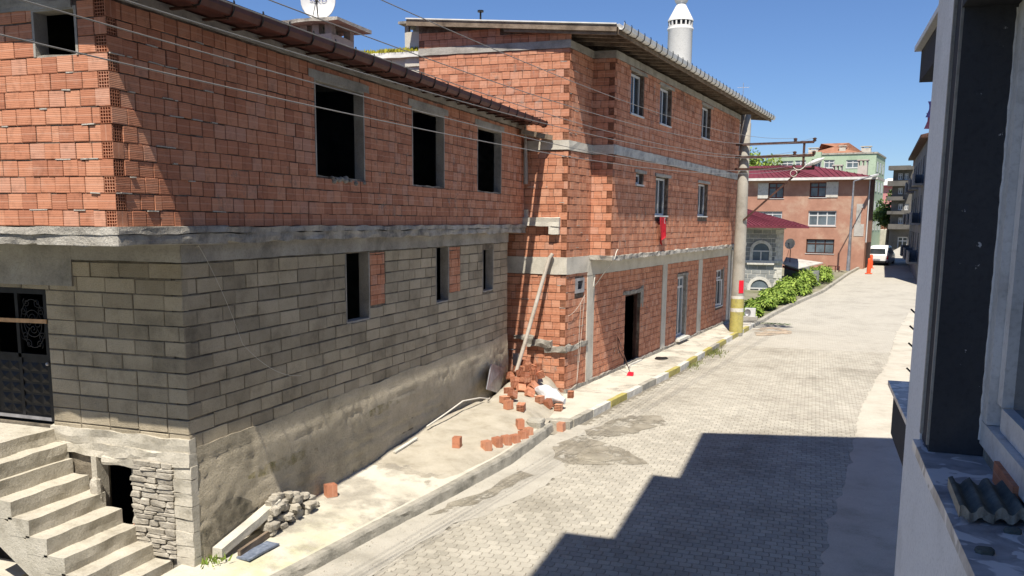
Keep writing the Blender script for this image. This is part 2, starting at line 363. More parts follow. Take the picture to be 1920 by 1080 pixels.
# ---------------------------------------------------------------- pavements and kerbs
def strip(name, mat, xa, xb, zf, y0, y1, dy=.4, nx=6, amp=.01, seed=0):
    b = MB(); rows = []; n = int((y1-y0)/dy)
    for i in range(n+1):
        y = y0+(y1-y0)*i/n
        rows.append([V((xa(y)+(xb(y)-xa(y))*k/nx, y, zf(y)+amp*mnoise.noise(V((k*.9+seed, y*1.3, 1))))) for k in range(nx+1)])
    b.grid(rows); return b.build(name, mat, kind='structure')
wt = NT('pavement_mossy'); n1 = wt.noise(1.1, 6, .65); n2 = wt.noise(40, 5, .7); sp = wt.n('ShaderNodeSeparateXYZ'); wt.L(wt.pos, sp.inputs[0])
cc = wt.ramp(n1, [(.3, (.42, .385, .315)), (.5, (.53, .495, .415)), (.72, (.6, .565, .48))]); cc = wt.mix(.5, cc, wt.ramp(n2, [(.3, .6), (.5, .97), (.7, 1.0)]), 'MULTIPLY')
gy = wt.math('SUBTRACT', 13.0, sp.outputs[1]); gy = wt.math('MULTIPLY', gy, .3, True)
gx = wt.math('MULTIPLY', wt.math('ADD', sp.outputs[0], 8.2), 1.0, True)
gf = wt.math('MULTIPLY', wt.math('MULTIPLY', gy, gx), wt.ramp(wt.noise(2.3, 5, .6), [(.38, 0), (.62, .75)]))
cc = wt.mix(gf, cc, (.42, .42, .2)); M['walkm'] = wt.out(cc, .9, wt.math('ADD', n1, n2), .3, .02)
b = MB(); rows = []
for i in range(43):
    y = 3+.4*i; rows.append([V((x, y, wz(x, y)+.01*mnoise.noise(V((k*.9, y*1.3, 1))))) for k, x in enumerate([-8.3+(kerbx(y)-.14+8.3)*k/10 for k in range(11)])])
b.grid(rows); b.build('pavement', M['walkm'], kind='structure')
b = MB(); b.grid([[V((-8.2+2.75*k/12, y, -.352+(G(y)-.02+.352)*smooth(8, 12, k)+.02*mnoise.noise(V((k*.8, y*3, 4)))*smooth(12, 9, k))) for k in range(13)] for y in (19.55, 19.7, 19.85, 20.0, 20.15, 20.3, 20.5, 20.7)], smooth=True); b.build('rubble_ramp', M['wet'], kind='structure')
strip('pavement', M['walk'], lambda y: -7.6+(y-20)*.0 if y < 23.5 else -6.7+(y-23.6)*.13, lambda y: kerb2x(y)-.15, lambda y: -.345+.0*y, 20.2, 44.4, nx=6)
M['dirt'] = concrete('grey_dust_film', (.36, .33, .28), (.28, .26, .22), (.42, .39, .33), 2, 40, .2); thin(M['dirt'], 1.3, .48, .8)
b = MB(); b.grid([[V((-8.05+(kerbx(y)-.2+8.05)*k/10, y, wz(-8.05+(kerbx(y)-.2+8.05)*k/10, y)+.016)) for k in range(11)] for y in [9.2+.3*i for i in range(22)]]); b.build('dust_film', M['dirt'], kind='stuff')
b = MB(); b.grid([[V((-6.5+(y-23.6)*.13+(kerb2x(y)-.2+6.5-(y-23.6)*.13)*k/5, y, -.331)) for k in range(6)] for y in [24+.5*i for i in range(40)]]); b.build('dust_film', M['dirt'], kind='stuff')
# worn concrete edge of the first pavement
b = MB(); rows = []
for i in range(120):
    y = 4+i*.135
    if y > 19.8: break
    x = kerbx(y); z = walkz(y); j = lambda k: mnoise.noise(V((y*3.1, k*5.0, 2)))*.022
    rows.append([V((x-.16, y, z+.006)), V((x-.03+j(0), y, z+.012+j(1)*.5)), V((x+j(2), y, z-.03+j(3))), V((x+.012+j(4)*1.4, y, (z+G(y))/2)), V((x+.03, y, G(y)-.05))])
b.grid(rows, smooth=False); b.face(rows[-1]); b.build('kerb', M['kerb'], kind='structure')
# painted kerb in front of the three-storey house: every stone its own piece
b = MB(); b.rough(V((-6.75, 20.3, 0)), V((1, 0, 0)), V((0, -1, 0)), (0, -.3, -.8), (1.3, .12, -.338), .1, .02, 4); b.build('pavement_end', M['kerb'], kind='structure')
kb = MB(); ks = []
y = 20.45; k = 0
kroot = None
while y < 43.5:
    ln = 1.3; y2 = y+ln
    p0 = V((kerb2x(y), y, 0)); p1 = V((kerb2x(y2), y2, 0)); d = (p1-p0).normalized(); nn = V((d.y, -d.x, 0))
    c = MB(); c.rough(p0, d, nn, (.008, -.16, G(y)-.06), (ln*.985, .0, -.332+R0.uniform(-.006, .006)), .2, .007, k*3.3)
    mat = [M['yellow'], M['wpaint']][k % 2] if k not in (0, 4, 11) else M['kerb']
    o = c.build('kerb_stone', mat, kroot)
    if kroot is None: kroot = o; o.name = 'painted_kerb'; o['kind'] = 'structure'
    y = y2; k += 1
b = MB(); rows = []
for i in range(60):
    y = 43.4+i*1.0; x = kerb2x(y); z = G(y)
    rows.append([V((x-.25, y, z+.1)), V((x-.2, y, z+.17)), V((x, y, z+.16)), V((x+.03, y, z-.03))])
b.grid(rows, smooth=False); b.build('kerb', M['kerb'], kind='structure')

# ---------------------------------------------------------------- masonry
def brick_unit(name, mat):                        # unit piece: along 0..1, out 0..-1, up 0..1, edges of the face eased
    b = MB(); e = .03; f = [(e, 0, e), (1-e, 0, e), (1-e, 0, 1-e), (e, 0, 1-e)]; k = [(0, -.06, 0), (1, -.06, 0), (1, -.06, 1), (0, -.06, 1)]; h = [(x, -1, z) for x, _, z in k]
    uv = lambda ps: [(p[0], p[2]) for p in ps]
    b.face(f, uv(f))
    for A, B in ((k, f), (h, k)):
        for i in range(4): q = [A[i], A[(i+1) % 4], B[(i+1) % 4], B[i]]; b.face(q, uv(q))
    return b.mesh(name, mat)
def hollow_mb(nx=4, nz=5, depth=1.0, wall=.1):     # the cored end of a hollow brick, unit size
    b = MB(); cw, ch = 1/nx, 1/nz; wx, wz = cw*wall, ch*wall
    for i in range(nx):
        for j in range(nz):
            x0, x1, z0, z1 = i*cw, (i+1)*cw, j*ch, (j+1)*ch; a0, a1, c0, c1 = x0+wx, x1-wx, z0+wz, z1-wz
            O = [(x0, 0, z0), (x1, 0, z0), (x1, 0, z1), (x0, 0, z1)]; I = [(a0, 0, c0), (a1, 0, c0), (a1, 0, c1), (a0, 0, c1)]; D = [(x, -depth, z) for x, _, z in I]
            for k in range(4):
                b.face([O[k], O[(k+1) % 4], I[(k+1) % 4], I[k]], [(.5, .2)]*4); b.face([I[k], I[(k+1) % 4], D[(k+1) % 4], D[k]], [(.5, .2)]*4)
            b.face(D, [(.5, .2)]*4)
    for q in (((0, 0, 0), (0, 0, 1), (0, -1, 1), (0, -1, 0)), ((1, 0, 1), (1, 0, 0), (1, -1, 0), (1, -1, 1)), ((0, 0, 1), (1, 0, 1), (1, -1, 1), (0, -1, 1)), ((1, 0, 0), (0, 0, 0), (0, -1, 0), (1, -1, 0))): b.face(q)
    return b
UNIT = {'brick': brick_unit('brick', M['brick']), 'hollow': hollow_mb().mesh('hollow_brick', M['brick']), 'block': brick_unit('concrete_block', M['block'])}
UV_H = hollow_mb()

class Frame:
    def __init__(s, O, ex, en): s.O, s.ex, s.en = V(O), V(ex).normalized(), V(en).normalized()
    def p(s, a, z, d=0): return s.O+s.ex*a+s.en*d+V((0, 0, z))
    def sz(s, u, v):
        q = onP(u, v, s.O, s.en); return (q-s.O).dot(s.ex), q.z
def cells(b, F, s0, s1, z0, z1, openings, thick, d=0):   # a wall with real openings: only outer faces
    xs = sorted({s0, s1, *[min(max(o[k], s0), s1) for o in openings for k in (0, 1)]}); zs = sorted({z0, z1, *[min(max(o[k], z0), z1) for o in openings for k in (2, 3)]})
    solid = lambda i, j: 0 <= i < len(xs)-1 and 0 <= j < len(zs)-1 and not any(o[0] < (xs[i]+xs[i+1])/2 < o[1] and o[2] < (zs[j]+zs[j+1])/2 < o[3] for o in openings)
    for i in range(len(xs)-1):
        for j in range(len(zs)-1):
            if not solid(i, j): continue
            a, c, e, f = xs[i], xs[i+1], zs[j], zs[j+1]
            b.face([F.p(a, e, d), F.p(c, e, d), F.p(c, f, d), F.p(a, f, d)]); b.face([F.p(c, e, d-thick), F.p(a, e, d-thick), F.p(a, f, d-thick), F.p(c, f, d-thick)])
            if not solid(i-1, j): b.face([F.p(a, e, d-thick), F.p(a, e, d), F.p(a, f, d), F.p(a, f, d-thick)])
            if not solid(i+1, j): b.face([F.p(c, e, d), F.p(c, e, d-thick), F.p(c, f, d-thick), F.p(c, f, d)])
            if not solid(i, j-1): b.face([F.p(a, e, d-thick), F.p(c, e, d-thick), F.p(c, e, d), F.p(a, e, d)])
            if not solid(i, j+1): b.face([F.p(a, f, d), F.p(c, f, d), F.p(c, f, d-thick), F.p(a, f, d-thick)])
class Masonry:
    """collects the pieces of one thing; the 300 that show largest become parts, the rest one joined part"""
    def __init__(s, kind, name, mat): s.kind, s.name, s.mat, s.it = kind, name, mat, []
    def add(s, wall, F, a, z, w, h, d, dep, hollow=False):
        c = F.p(a+w/2, z+h/2, d); u, v, t = pix(c); f = max(0.0, (CAM-c).normalized().dot(F.en))
        vis = 1 if (-15 < u < 1760 and -15 < v < 1095) else 0
        s.it.append((vis*f*w*h/max(.1, t*t), wall, F, a, z, w, h, d, dep, hollow))
    def lay(s, wall, F, s0, s1, z0, z1, course, length, openings=(), left=None, right=None, endw=.17, gap=.0135, dep=.1, seed=1, d=.0, skip=0.0, half=.35):
        r = random.Random(seed); z = z0; k = 0
        while z < z1-.03:
            h = min(course, z1-z)-gap
            segs = [(s0, s1, left is not None and k % 2 == left, right is not None and k % 2 == right)]
            for o in openings:
                if o[2] < z+h-.03 and o[3] > z+.03:
                    ns = []
                    for a, c, l, rr in segs:
                        if o[1] <= a or o[0] >= c: ns.append((a, c, l, rr)); continue
                        if o[0] > a+.02: ns.append((a, o[0], l, False))
                        if o[1] < c-.02: ns.append((o[1], c, False, rr))
                    segs = ns
            for a, c, l, rr in segs:
                if l: s.add(wall, F, a, z, endw-gap, h, d+r.uniform(-.004, .006), endw, True); a += endw
                e = c
                if rr: e = c-endw; s.add(wall, F, e+gap, z, endw-gap, h, d+r.uniform(-.004, .006), endw, True)
                x = a
                if k % 2 == 0 and not l and a == s0 and left is None: x0 = length*half
                else: x0 = length*r.choice((1, 1, 1, .5))
                first = True
                while x < e-.025:
                    w_ = (x0 if first and a == s0 and left is None else length)*r.uniform(.965, 1.035)
                    if r.random() < .035: w_ *= .5
                    first = False
                    if e-x-w_ < .07: w_ = e-x
                    w_ = min(w_, e-x)
                    dp = .013 if (x == s0 and left is not None) or (x+w_ > s1-.001 and right is not None) else dep   # corner piece: the side of a cored brick, only its shell
                    wv = .011*mnoise.noise(V((x*.5+seed, z*1.3, 0))); rc = -r.uniform(.002, .005) if (r.random() < .03 and dp == dep) else 0
                    s.add(wall, F, x+gap*.5, z+wv+r.uniform(-.004, .004), w_-gap*.7, h+r.uniform(-.004, .003), d+rc+r.uniform(-.006, .008), dp)
                    x += w_
            z += course; k += 1
    def done(s, seed=3):
        r = random.Random(seed); s.it.sort(key=lambda q: -q[0]); rest = {}
        for n, (sc, wall, F, a, z, w_, h, d, dep, hol) in enumerate(s.it):
            mtx = Matrix((F.ex*w_, F.en*dep, V((0, 0, h)))).transposed().to_4x4(); mtx.translation = F.p(a, z, d)
            if n < 300 and sc > 0:
                o = obj(s.name, UNIT['hollow' if hol else s.kind], wall); o.matrix_local = mtx @ Matrix.Rotation(r.uniform(-.006, .006), 4, 'Y')
            else:
                if sc == 0 and r.random() < 0: continue
                b = rest.setdefault(wall, MB()); b.rnd = r.uniform(.01, .99)
                if hol and sc > 0:
                    for f_ in UV_H.f: b.face([mtx @ V(UV_H.v[i]) for i in f_], [(.5, .2)]*len(f_))
                else:
                    q = [mtx @ V(p) for p in ((0, 0, 0), (1, 0, 0), (1, 0, 1), (0, 0, 1), (0, -1, 0), (1, -1, 0), (1, -1, 1), (0, -1, 1))]
                    b.face(q[:4])
                    for i in range(4): b.face([q[4+i], q[4+(i+1) % 4], q[(i+1) % 4], q[i]])
        for wall, b in rest.items(): b.build(s.name+'s', s.mat, wall, kind='stuff')

# ================================================================ the half-built house on the left: block ground floor, brick upper floor
X1, Y1, ZS = -7.827, 8.236, 4.476
X0, Y0 = -8.10, 9.63
XL, YE = -17.0, 23.55
house = thing('unfinished_house', 'two-storey unfinished house, grey block ground floor under an orange hollow-brick upper floor', 'house', (X0, Y0, -.5))
FS = Frame((X1, Y1, 0), (0, 1, 0), (1, 0, 0)); FL = Frame((X1, Y1, 0), (-1, 0, 0), (0, -1, 0))
FLm = Frame((XL, Y1, 0), (1, 0, 0), (0, -1, 0))
win1 = [(12.64-Y1, 14.3-Y1, 5.29, 6.86), (16.28-Y1, 17.92-Y1, 5.29, 6.86), (19.9-Y1, 21.62-Y1, 5.29, 6.86)]
LW = X1-XL
winl = [(-8.93-XL, -8.25-XL, 6.47, 7.02)]
ZB = 7.1                                           # underside of the ring beam
b = MB(); cells(b, FS, .19, YE-Y1, ZS, ZB, win1, .17, -.012); wS = b.build('street_wall', M['mortar'], house)
b = MB(); cells(b, FLm, 0, LW-.18, ZS, ZB, winl, .17, -.012); wL = b.build('side_wall', M['mortar'], house)
mas = Masonry('brick', 'brick', M['brick'])
mas.lay(wS, FS, 0, YE-Y1, ZS, ZB, .2005, .243, win1, left=1, endw=.165, seed=5, skip=.0)
mas.lay(wL, FLm, 0, LW, ZS, ZB, .2005, .236, winl, right=0, endw=.165, seed=8)
mas.done()
def squeeze(par, F, s0, s1, z0, z1, course, n, seed, mat=None):
    r = random.Random(seed); b = MB()
    for k in range(n):
        z = z0+course*r.randint(1, max(1, int((z1-z0)/course)-1)); a = s0+(s1-s0)*r.random()**1.5; l_ = r.uniform(.05, .28)
        b.rough(F.O, F.ex, F.en, (a, -.02, z-.012), (min(s1, a+l_), r.uniform(.006, .018), z+.002), .04, .007, k*1.7)
    b.build('squeezed_mortar', mat or M['mortarg'], par, kind='stuff')
M['mortarl'] = concrete('pale_mortar', (.48, .45, .4), (.34, .31, .27), (.56, .53, .48), 8, 50, .5)
squeeze(wS, FS, 0, 2.2, ZS, ZB, .2005, 24, 3, M['mortarl']); squeeze(wL, Frame(FLm.O+FLm.ex*LW, -FLm.ex, FLm.en),   .17, 3, ZS, ZB, .2005, 18, 4, M['mortarl'])
# concrete linings of the openings
for F, ops, par in ((FS, win1, wS), (FLm, winl, wL)):
    for (a, c, z0, z1) in ops:
        b = MB(); e = .035
        for (q0, q1, y0, y1) in ((a, a+e, z0, z1), (c-e, c, z0, z1), (a+e, c-e, z1-e, z1)): b.fbox(F.O, F.ex, F.en, (q0, -.19, y0), (q1, .006, y1))
        b.build('window_lining', M['beam'], par)
        b = MB(); b.rough(F.O, F.ex, F.en, (a+.03, -.18, z0-.02), (c-.03, -.01, z0+.012), .12, .012, a); b.build('window_sill', M['mortarg'], par)
for (a, c, z0, z1) in win1:
    b = MB(); b.rough(FS.O, FS.ex, FS.en, (a-.17, -.16, z1-.004), (c+.17, .022, z1+.13), .2, .008, c); b.build('lintel', M['beam'], wS)
b = MB(); b.rough(FLm.O, FLm.ex, FLm.en, (5.2, -.16, 7.005), (LW-.48, .02, 7.1), .2, .008, 2); b.build('lintel', M['beam'], wL)
smear_jobs = ((6.2, 7.9, 4.6, 6.9), (9.8, 11.5, 4.6, 6.6), (1.8, 4.2, 4.6, 5.4))
# broken sill with mortar lumps under the first window
b = MB()
for k in range(16):
    q = win1[0][0]+.5+k*.075; c = FS.p(q, 5.24+R0.uniform(-.03, .06), R0.uniform(-.06, .01)); r = R0.uniform(.03, .07)
    b.grid([[c+V((r*math.cos(a)*math.sin(t_)*.8, r*1.4*math.sin(a)*math.sin(t_), r*math.cos(t_)*.8)) for a in [k2*math.pi/3 for k2 in range(6)]] for t_ in (.05, .8, 1.57, 2.3, 3.1)], True)
b.build('broken_mortar', M['mortarg'], wS)
# ring beam, floor slab, ground-floor beam
b = MB(); b.rough(FS.O, FS.ex, FS.en, (-.0, -.2, ZB), (YE-Y1, .012, ZB+.13), .3, .006, 4); b.rough(FLm.O, FLm.ex, FLm.en, (0, -.2, ZB), (LW-.2, .010, ZB+.13), .3, .006, 7); b.build('ring_beam', M['beam'], house)
b = MB(); b.rough(FS.O, FS.ex, FS.en, (-.07, -1.2, 4.385), (YE-Y1, .075, ZS-.004), .12, .014, 9); b.rough(FS.O, FS.ex, FS.en, (-.06, -1.2, 4.255), (YE-Y1, .05, 4.38), .12, .02, 13)
b.rough(FLm.O, FLm.ex, FLm.en, (0, -2.0, 4.383), (LW+.07, .075, ZS-.003), .12, .014, 19); b.rough(FLm.O, FLm.ex, FLm.en, (0, -2.0, 4.253), (LW+.045, .05, 4.382), .12, .02, 23)
b.build('floor_slab', M['slab'], house)
GS = Frame((X0, Y0, 0), (0, 1, 0), (1, 0, 0)); GL = Frame((XL, Y0, 0), (1, 0, 0), (0, -1, 0)); GW = X0-XL
lw = [(14.0-Y0, 14.92-Y0, 2.68, 3.96), (18.04-Y0, 18.8-Y0, 2.7, 3.96), (21.0-Y0, 21.8-Y0, 2.74, 3.82)]
inf = [(14.92-Y0, 15.57-Y0, 2.9, 3.96), (18.8-Y0, 19.5-Y0, 2.86, 3.96)]
dl = [(-11.75-XL, -10.55-XL, 1.5, 3.57), (-9.75-XL, -9.16-XL, -.5, 1.13)]
BZ = 1.37; GE = 22.95-Y0
b = MB(); cells(b, GS, .04, GE, -.6, 4.25, lw, .2, -.014); gS = b.build('ground_street_wall', M['blockjoint'], house)
b = MB(); cells(b, GL, 0, GW-.2, -1.2, 4.25, dl, .2, -.014); gL = b.build('ground_side_wall', M['blockjoint'], house)
mb = Masonry('block', 'concrete_block', M['block'])
mb.lay(gS, GS, 0, GE, BZ, 3.98, .2175, .565, [*lw, *inf], left=None, gap=.02, dep=.12, seed=21, half=.5)
mb.lay(gL, GL, 0, GW, 1.37, 3.98, .2175, .525, dl, gap=.02, dep=.12, seed=22)
mb.done()
mi = Masonry('brick', 'brick', M['brick'])
for a, c, z0, z1 in inf: mi.lay(gS, GS, a+.02, c-.03, z0+.02, z1, .2, .22, (), dep=.08, seed=31+int(a), d=.002)
mi.done()
for a, c, z0, z1 in lw:
    b = MB(); b.fbox(GS.O, GS.ex, GS.en, (c-.04, -.21, z0), (c, .004, z1)); b.fbox(GS.O, GS.ex, GS.en, (a, -.21, z0), (a+.03, .006, z1)); b.rough(GS.O, GS.ex, GS.en, (a+.03, -.2, z0-.02), (c-.04, .0, z0+.015), .15, .01, a); b.build('window_lining', M['beam'], gS)
b = MB(); b.rough(GS.O, GS.ex, GS.en, (-.01, -.2, 3.985), (GE, .02, 4.252), .25, .008, 33); b.rough(GL.O, GL.ex, GL.en, (GW-2.3, -.2, 3.985), (GW+.01, .018, 4.25), .25, .008, 37)
b.rough(GL.O, GL.ex, GL.en, (0, -.2, 3.6), (GW-1.9, .03, 4.25), .25, .012, 39); b.build('ground_beam', M['wood'] if 0 else M['beam'], house)
# plastered foot of the street wall: lumpy render over blocks that print through
b = MB(); rows = []; nz, ny = 34, 190
def pdz(q, z):
        crs = (z-BZ)/.22; jx = (q/.57+(.5 if int(math.floor(crs)) % 2 else 0))
        groove = max(0, 1-abs(crs-round(crs))*11)+max(0, 1-abs(jx-round(jx))*16)
        d = .026+.03*mnoise.noise(V((q*.8, z*1.6, 4)))+.012*mnoise.noise(V((q*5, z*6, 8)))-.03*min(1, groove)*(.35+.65*(mnoise.noise(V((q*.7, z*1.1, 1)))>-.1))
        ft = smooth(BZ-.35, BZ-.05, z); d = d*(1-ft)+(.0095+.004*mnoise.noise(V((q*5, z*6, 8))))*ft
        return d
for j in range(nz+1):
    ztop = lambda q: BZ+.01+.06*mnoise.noise(V((q*.8, 3, 1)))+.02*mnoise.noise(V((q*4, 3, 1))); rows.append([GS.p(q, -.6+(ztop(q)+.6)*j/nz, pdz(q, -.6+(ztop(q)+.6)*j/nz) if q else -.01) for q in [GE*i/ny for i in range(ny+1)]])
b.grid(rows); b.grid([rows[-1], [p+V((-.06, 0, .004)) for p in rows[-1]]]); b.build('plaster_base', M['plaster'], gS)
M['mossf'] = concrete('moss_streak', (.27, .24, .09), (.2, .18, .08), (.32, .29, .12), 3, 30, .4); thin(M['mossf'], 3.2, .45, .75)
M['damp'] = concrete('damp_stain', (.1, .095, .075), (.07, .07, .05), (.15, .14, .11), 3, 30, .4); thin(M['damp'], 1.8, .42, .75)
def streak(u0, v0, u1, v1, h, mat, name):
    (a, za), (c, zc) = GS.sz(u0, v0), GS.sz(u1, v1); b = MB(); rows = []
    for i in range(25):
        f = i/24; q = a+(c-a)*f; zm_ = za+(zc-za)*f; hh = h*math.sin(math.pi*(.08+.84*f)); rows.append([GS.p(q, min(BZ+.2, zm_+hh*(k/6-.5)), pdz(q, zm_+hh*(k/6-.5))+.012) for k in range(7)])
    b.grid(rows); b.build(name, mat, gS)
streak(462, 895, 592, 842, .22, M['mossf'], 'moss_streak'); streak(680, 780, 745, 752, .2, M['mossf'], 'moss_streak'); streak(372, 1010, 470, 950, .7, M['damp'], 'damp_stain'); 
# foot of the side wall: rendered lintel, corner pier, rubble infill
b = MB(); b.rough(GL.O, GL.ex, GL.en, (GW-2.55, -.1, 1.12), (GW+.02, .05, 1.3), .1, .03, 3); b.rough(GL.O, GL.ex, GL.en, (GW-2.5, -.1, 1.29), (GW+.012, .028, 1.52), .1, .02, 8)
b.rough(GL.O, GL.ex, GL.en, (GW-1.5, -.1, 1.03), (GW-.9, .07, 1.15), .07, .03, 5)
b.build('rough_lintel', M['step'], gL)
b = MB()
for k in range(9): b.rough(GL.O, GL.ex, GL.en, (GW-.27, -.1, -.6+k*.192), (GW+.035, .045+.012*(k % 2), -.6+k*.192+.187), .06, .013, 50+k)
b.build('corner_pier', M['step'], gL)
b = MB(); b.rough(GL.O, GL.ex, GL.en, (GW-1.72, -.15, -.2), (GW-1.62, .06, 1.12), .05, .015, 61); b.build('door_jamb', M['step'], gL)
def lump(c, rx, ry, rz, seed, n=7, m=5, amp=.28, sq=.6):
    b = MB(); rows = []; sg = lambda x: math.copysign(abs(x)**sq, x)
    for i in range(m):
        t_ = .12+(math.pi-.24)*i/(m-1); row = []
        for k in range(n):
            a = 2*math.pi*k/n; p = V((sg(math.cos(a))*sg(math.sin(t_)), sg(math.sin(a))*sg(math.sin(t_)), sg(math.cos(t_))))
            p *= 1+amp*mnoise.noise(p*1.3+V((seed*3.7, seed, 0)))
            row.append(V((c[0]+p.x*rx, c[1]+p.y*ry, c[2]+p.z*rz)))
        rows.append(row)
    b.grid(rows, True, False); b.face(rows[0]); b.face(rows[-1][::-1]); return b
z = -.25; k = 0
while z < 1.1:
    h = R0.uniform(.045, .1); q = GW-1.0+R0.uniform(-.02, .03)
    while q < GW-.3:
        w_ = R0.uniform(.14, .34)
        if GW-.27-q-w_ < .1: w_ = GW-.27-q
        lump(GL.p(q+w_/2, z+h/2, R0.uniform(.0, .022)), w_/2*1.03, .07, h/2*1.08, k+q*7, 10, 6, .3, .36).build('stone', M['stone'], gL)
        q += w_+.008
    z += h+.01; k += 1
b = MB(); b.rough(GL.O, GL.ex, GL.en, (GW-1.05, -.15, -.7), (GW-.25, .0, 1.12), .1, .012, 77); b.build('mortar_bed', M['mortarg'], gL)
# iron door with scrollwork
dx0, dx1 = -11.75, -10.56
b = MB(); yd = Y0+.06
for (x0, x1, z0, z1) in ((dx0, dx0+.07, 1.55, 3.55), (dx1-.07, dx1, 1.55, 3.55), (dx0+.07, dx1-.07, 3.46, 3.55), (dx0+.07, dx1-.07, 2.5, 2.56), (dx0+.07, dx1-.07, 1.55, 1.62), ((dx0+dx1)/2-.03, (dx0+dx1)/2+.03, 1.62, 3.46)): b.box((x0, yd-.03, z0), (x1, yd+.03, z1))
dr = b.build('iron_door', M['black'], house)
b = MB(); b.box((dx0+.07, yd-.012, 1.62), (dx1-.07, yd+.012, 2.5))
for j in range(5):
    for i in range(5): x = dx1-.13-i*.2; zc = 1.7+j*.165; b.face([(x-.085, yd-.013, zc-.06), (x+.085, yd-.013, zc-.06), (x, yd-.04, zc)]); b.face([(x+.085, yd-.013, zc-.06), (x+.085, yd-.013, zc+.07), (x, yd-.04, zc)]); b.face([(x-.085, yd-.013, zc+.07), (x-.085, yd-.013, zc-.06), (x, yd-.04, zc)]); b.face([(x+.085, yd-.013, zc+.07), (x-.085, yd-.013, zc+.07), (x, yd-.04, zc)])
b.build('pressed_panel', M['black'], dr)
b = MB(); b.box((dx0+.07, yd-.02, 1.56), (dx1-.06, yd-.035, 1.61)); b.build('kick_plate', M['metal'], dr)
b = MB()
def spiral(cx, cz, r0, r1, a0, turns, n=22): return [V((cx+(r0+(r1-r0)*i/n)*math.cos(a0+turns*2*math.pi*i/n), yd-.02, cz+(r0+(r1-r0)*i/n)*math.sin(a0+turns*2*math.pi*i/n))) for i in range(n+1)]
cx_, cz_ = dx1-.3, 3.02
for a in range(0, 360, 90):
    b.tube(spiral(cx_+.08*math.cos(rad(a)), cz_+.08*math.sin(rad(a)), .012, .075, rad(a), 1.3), .008, 5)
    for sg in (-1, 1): b.tube(spiral(cx_+.2*math.cos(rad(a+45+sg*14)), cz_+.36*math.sin(rad(a+45+sg*14)), .01, .07, rad(a+180), 1.4*sg), .008, 5)
b.tube([V((cx_+.17*math.cos(k*.2618), yd-.02, cz_+.2*math.sin(k*.2618))) for k in range(25)], .009, 5)
b.tube([V((cx_+.23*math.cos(k*.2618), yd-.02, cz_+.36*math.sin(k*.2618))) for k in range(25)], .009, 5)
for a in (45, 135, 225, 315): b.tube([V((cx_+.1*math.cos(rad(a)), yd-.02, cz_+.1*math.sin(rad(a)))), V((cx_+.21*math.cos(rad(a)), yd-.02, cz_+.3*math.sin(rad(a))))], .008, 5)
b.build('scroll_grille', M['black'], dr)
b = MB(); b.lathe((dx1-.045, yd-.05, 2.43), [(0, .03), (.025, .02), (.03, 0), (.025, -.02), (0, -.03)], 10); b.build('handle', M['metal'], dr)
b = MB(); p0, p1 = onY(-30, 598, Y0-.02), onY(87, 603, Y0-.02); b.bar(p0, p1, .02, .06); solo('wooden_lath', b, M['lath'], 'pale wooden lath nailed across the iron door of the house', 'lath')
# dark rooms behind the openings
b = MB()
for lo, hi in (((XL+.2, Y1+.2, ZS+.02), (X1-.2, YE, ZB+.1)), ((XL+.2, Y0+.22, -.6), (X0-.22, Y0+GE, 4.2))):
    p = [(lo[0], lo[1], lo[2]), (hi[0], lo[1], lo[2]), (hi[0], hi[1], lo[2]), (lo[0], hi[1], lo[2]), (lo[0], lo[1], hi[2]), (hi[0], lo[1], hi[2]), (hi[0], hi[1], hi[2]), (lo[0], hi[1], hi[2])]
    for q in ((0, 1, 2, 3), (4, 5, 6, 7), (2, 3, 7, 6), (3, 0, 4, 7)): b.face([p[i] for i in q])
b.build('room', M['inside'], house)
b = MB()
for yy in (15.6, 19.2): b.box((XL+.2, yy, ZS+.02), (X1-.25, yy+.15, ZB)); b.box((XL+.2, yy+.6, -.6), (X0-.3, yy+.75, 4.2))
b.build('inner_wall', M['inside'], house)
b = MB(); cells(b, Frame((X1-.17, YE-.02, 0), (-1, 0, 0), (0, 1, 0)), 0, LW-.2, ZS, ZB+.13, (), .17); cells(b, Frame((XL, Y1, 0), (0, 1, 0), (-1, 0, 0)), .2, YE-Y1-.2, -1, ZB+.13, (), .17); b.build('rear_wall', M['mortarg'], house)
# roof with red eaves gutter
XE = -7.36; sl_ = .08
b = MB(); yA, yB = Y1-.4, 23.45
def rz(x): return 7.285+(XE-x)*sl_
xr = -12.4
for xa, xb in ((XE, xr),):
    for d0 in (0,):
        b.hexa([V((xa, yA, rz(xa)-.07)), V((xa, yB, rz(xa)-.07)), V((xb, yB, rz(xb)-.07)), V((xb, yA, rz(xb)-.07)), V((xa, yA, rz(xa))), V((xa, yB, rz(xa))), V((xb, yB, rz(xb))), V((xb, yA, rz(xb)))])
b.hexa([V((xr, yA, rz(xr)-.07)), V((xr, yB, rz(xr)-.07)), V((XL-.4, yB, rz(xr)-1.2)), V((XL-.4, yA, rz(xr)-1.2)), V((xr, yA, rz(xr))), V((xr, yB, rz(xr))), V((XL-.4, yB, rz(xr)-1.13)), V((XL-.4, yA, rz(xr)-1.13))])
rf = b.build('roof', M['gutter'], house)
for k in range(25): b = MB(); y = Y1-.2+k*.62; b.box((XE-.44, y, 7.17), (XE-.06, y+.05, 7.2)); b.build('rafter_end', M['iron'], rf)  # dark brown paints the ends into the shade under the gutter
k = 0; y = Y1-.45
prof = [(-.005, .0), (.02, -.085), (.075, -.13), (.135, -.125), (.175, -.06), (.185, .02), (.178, .022), (.165, -.055), (.13, -.112), (.078, -.118), (.03, -.08), (.006, .0)]
gx, gz = XE+.06, 7.27
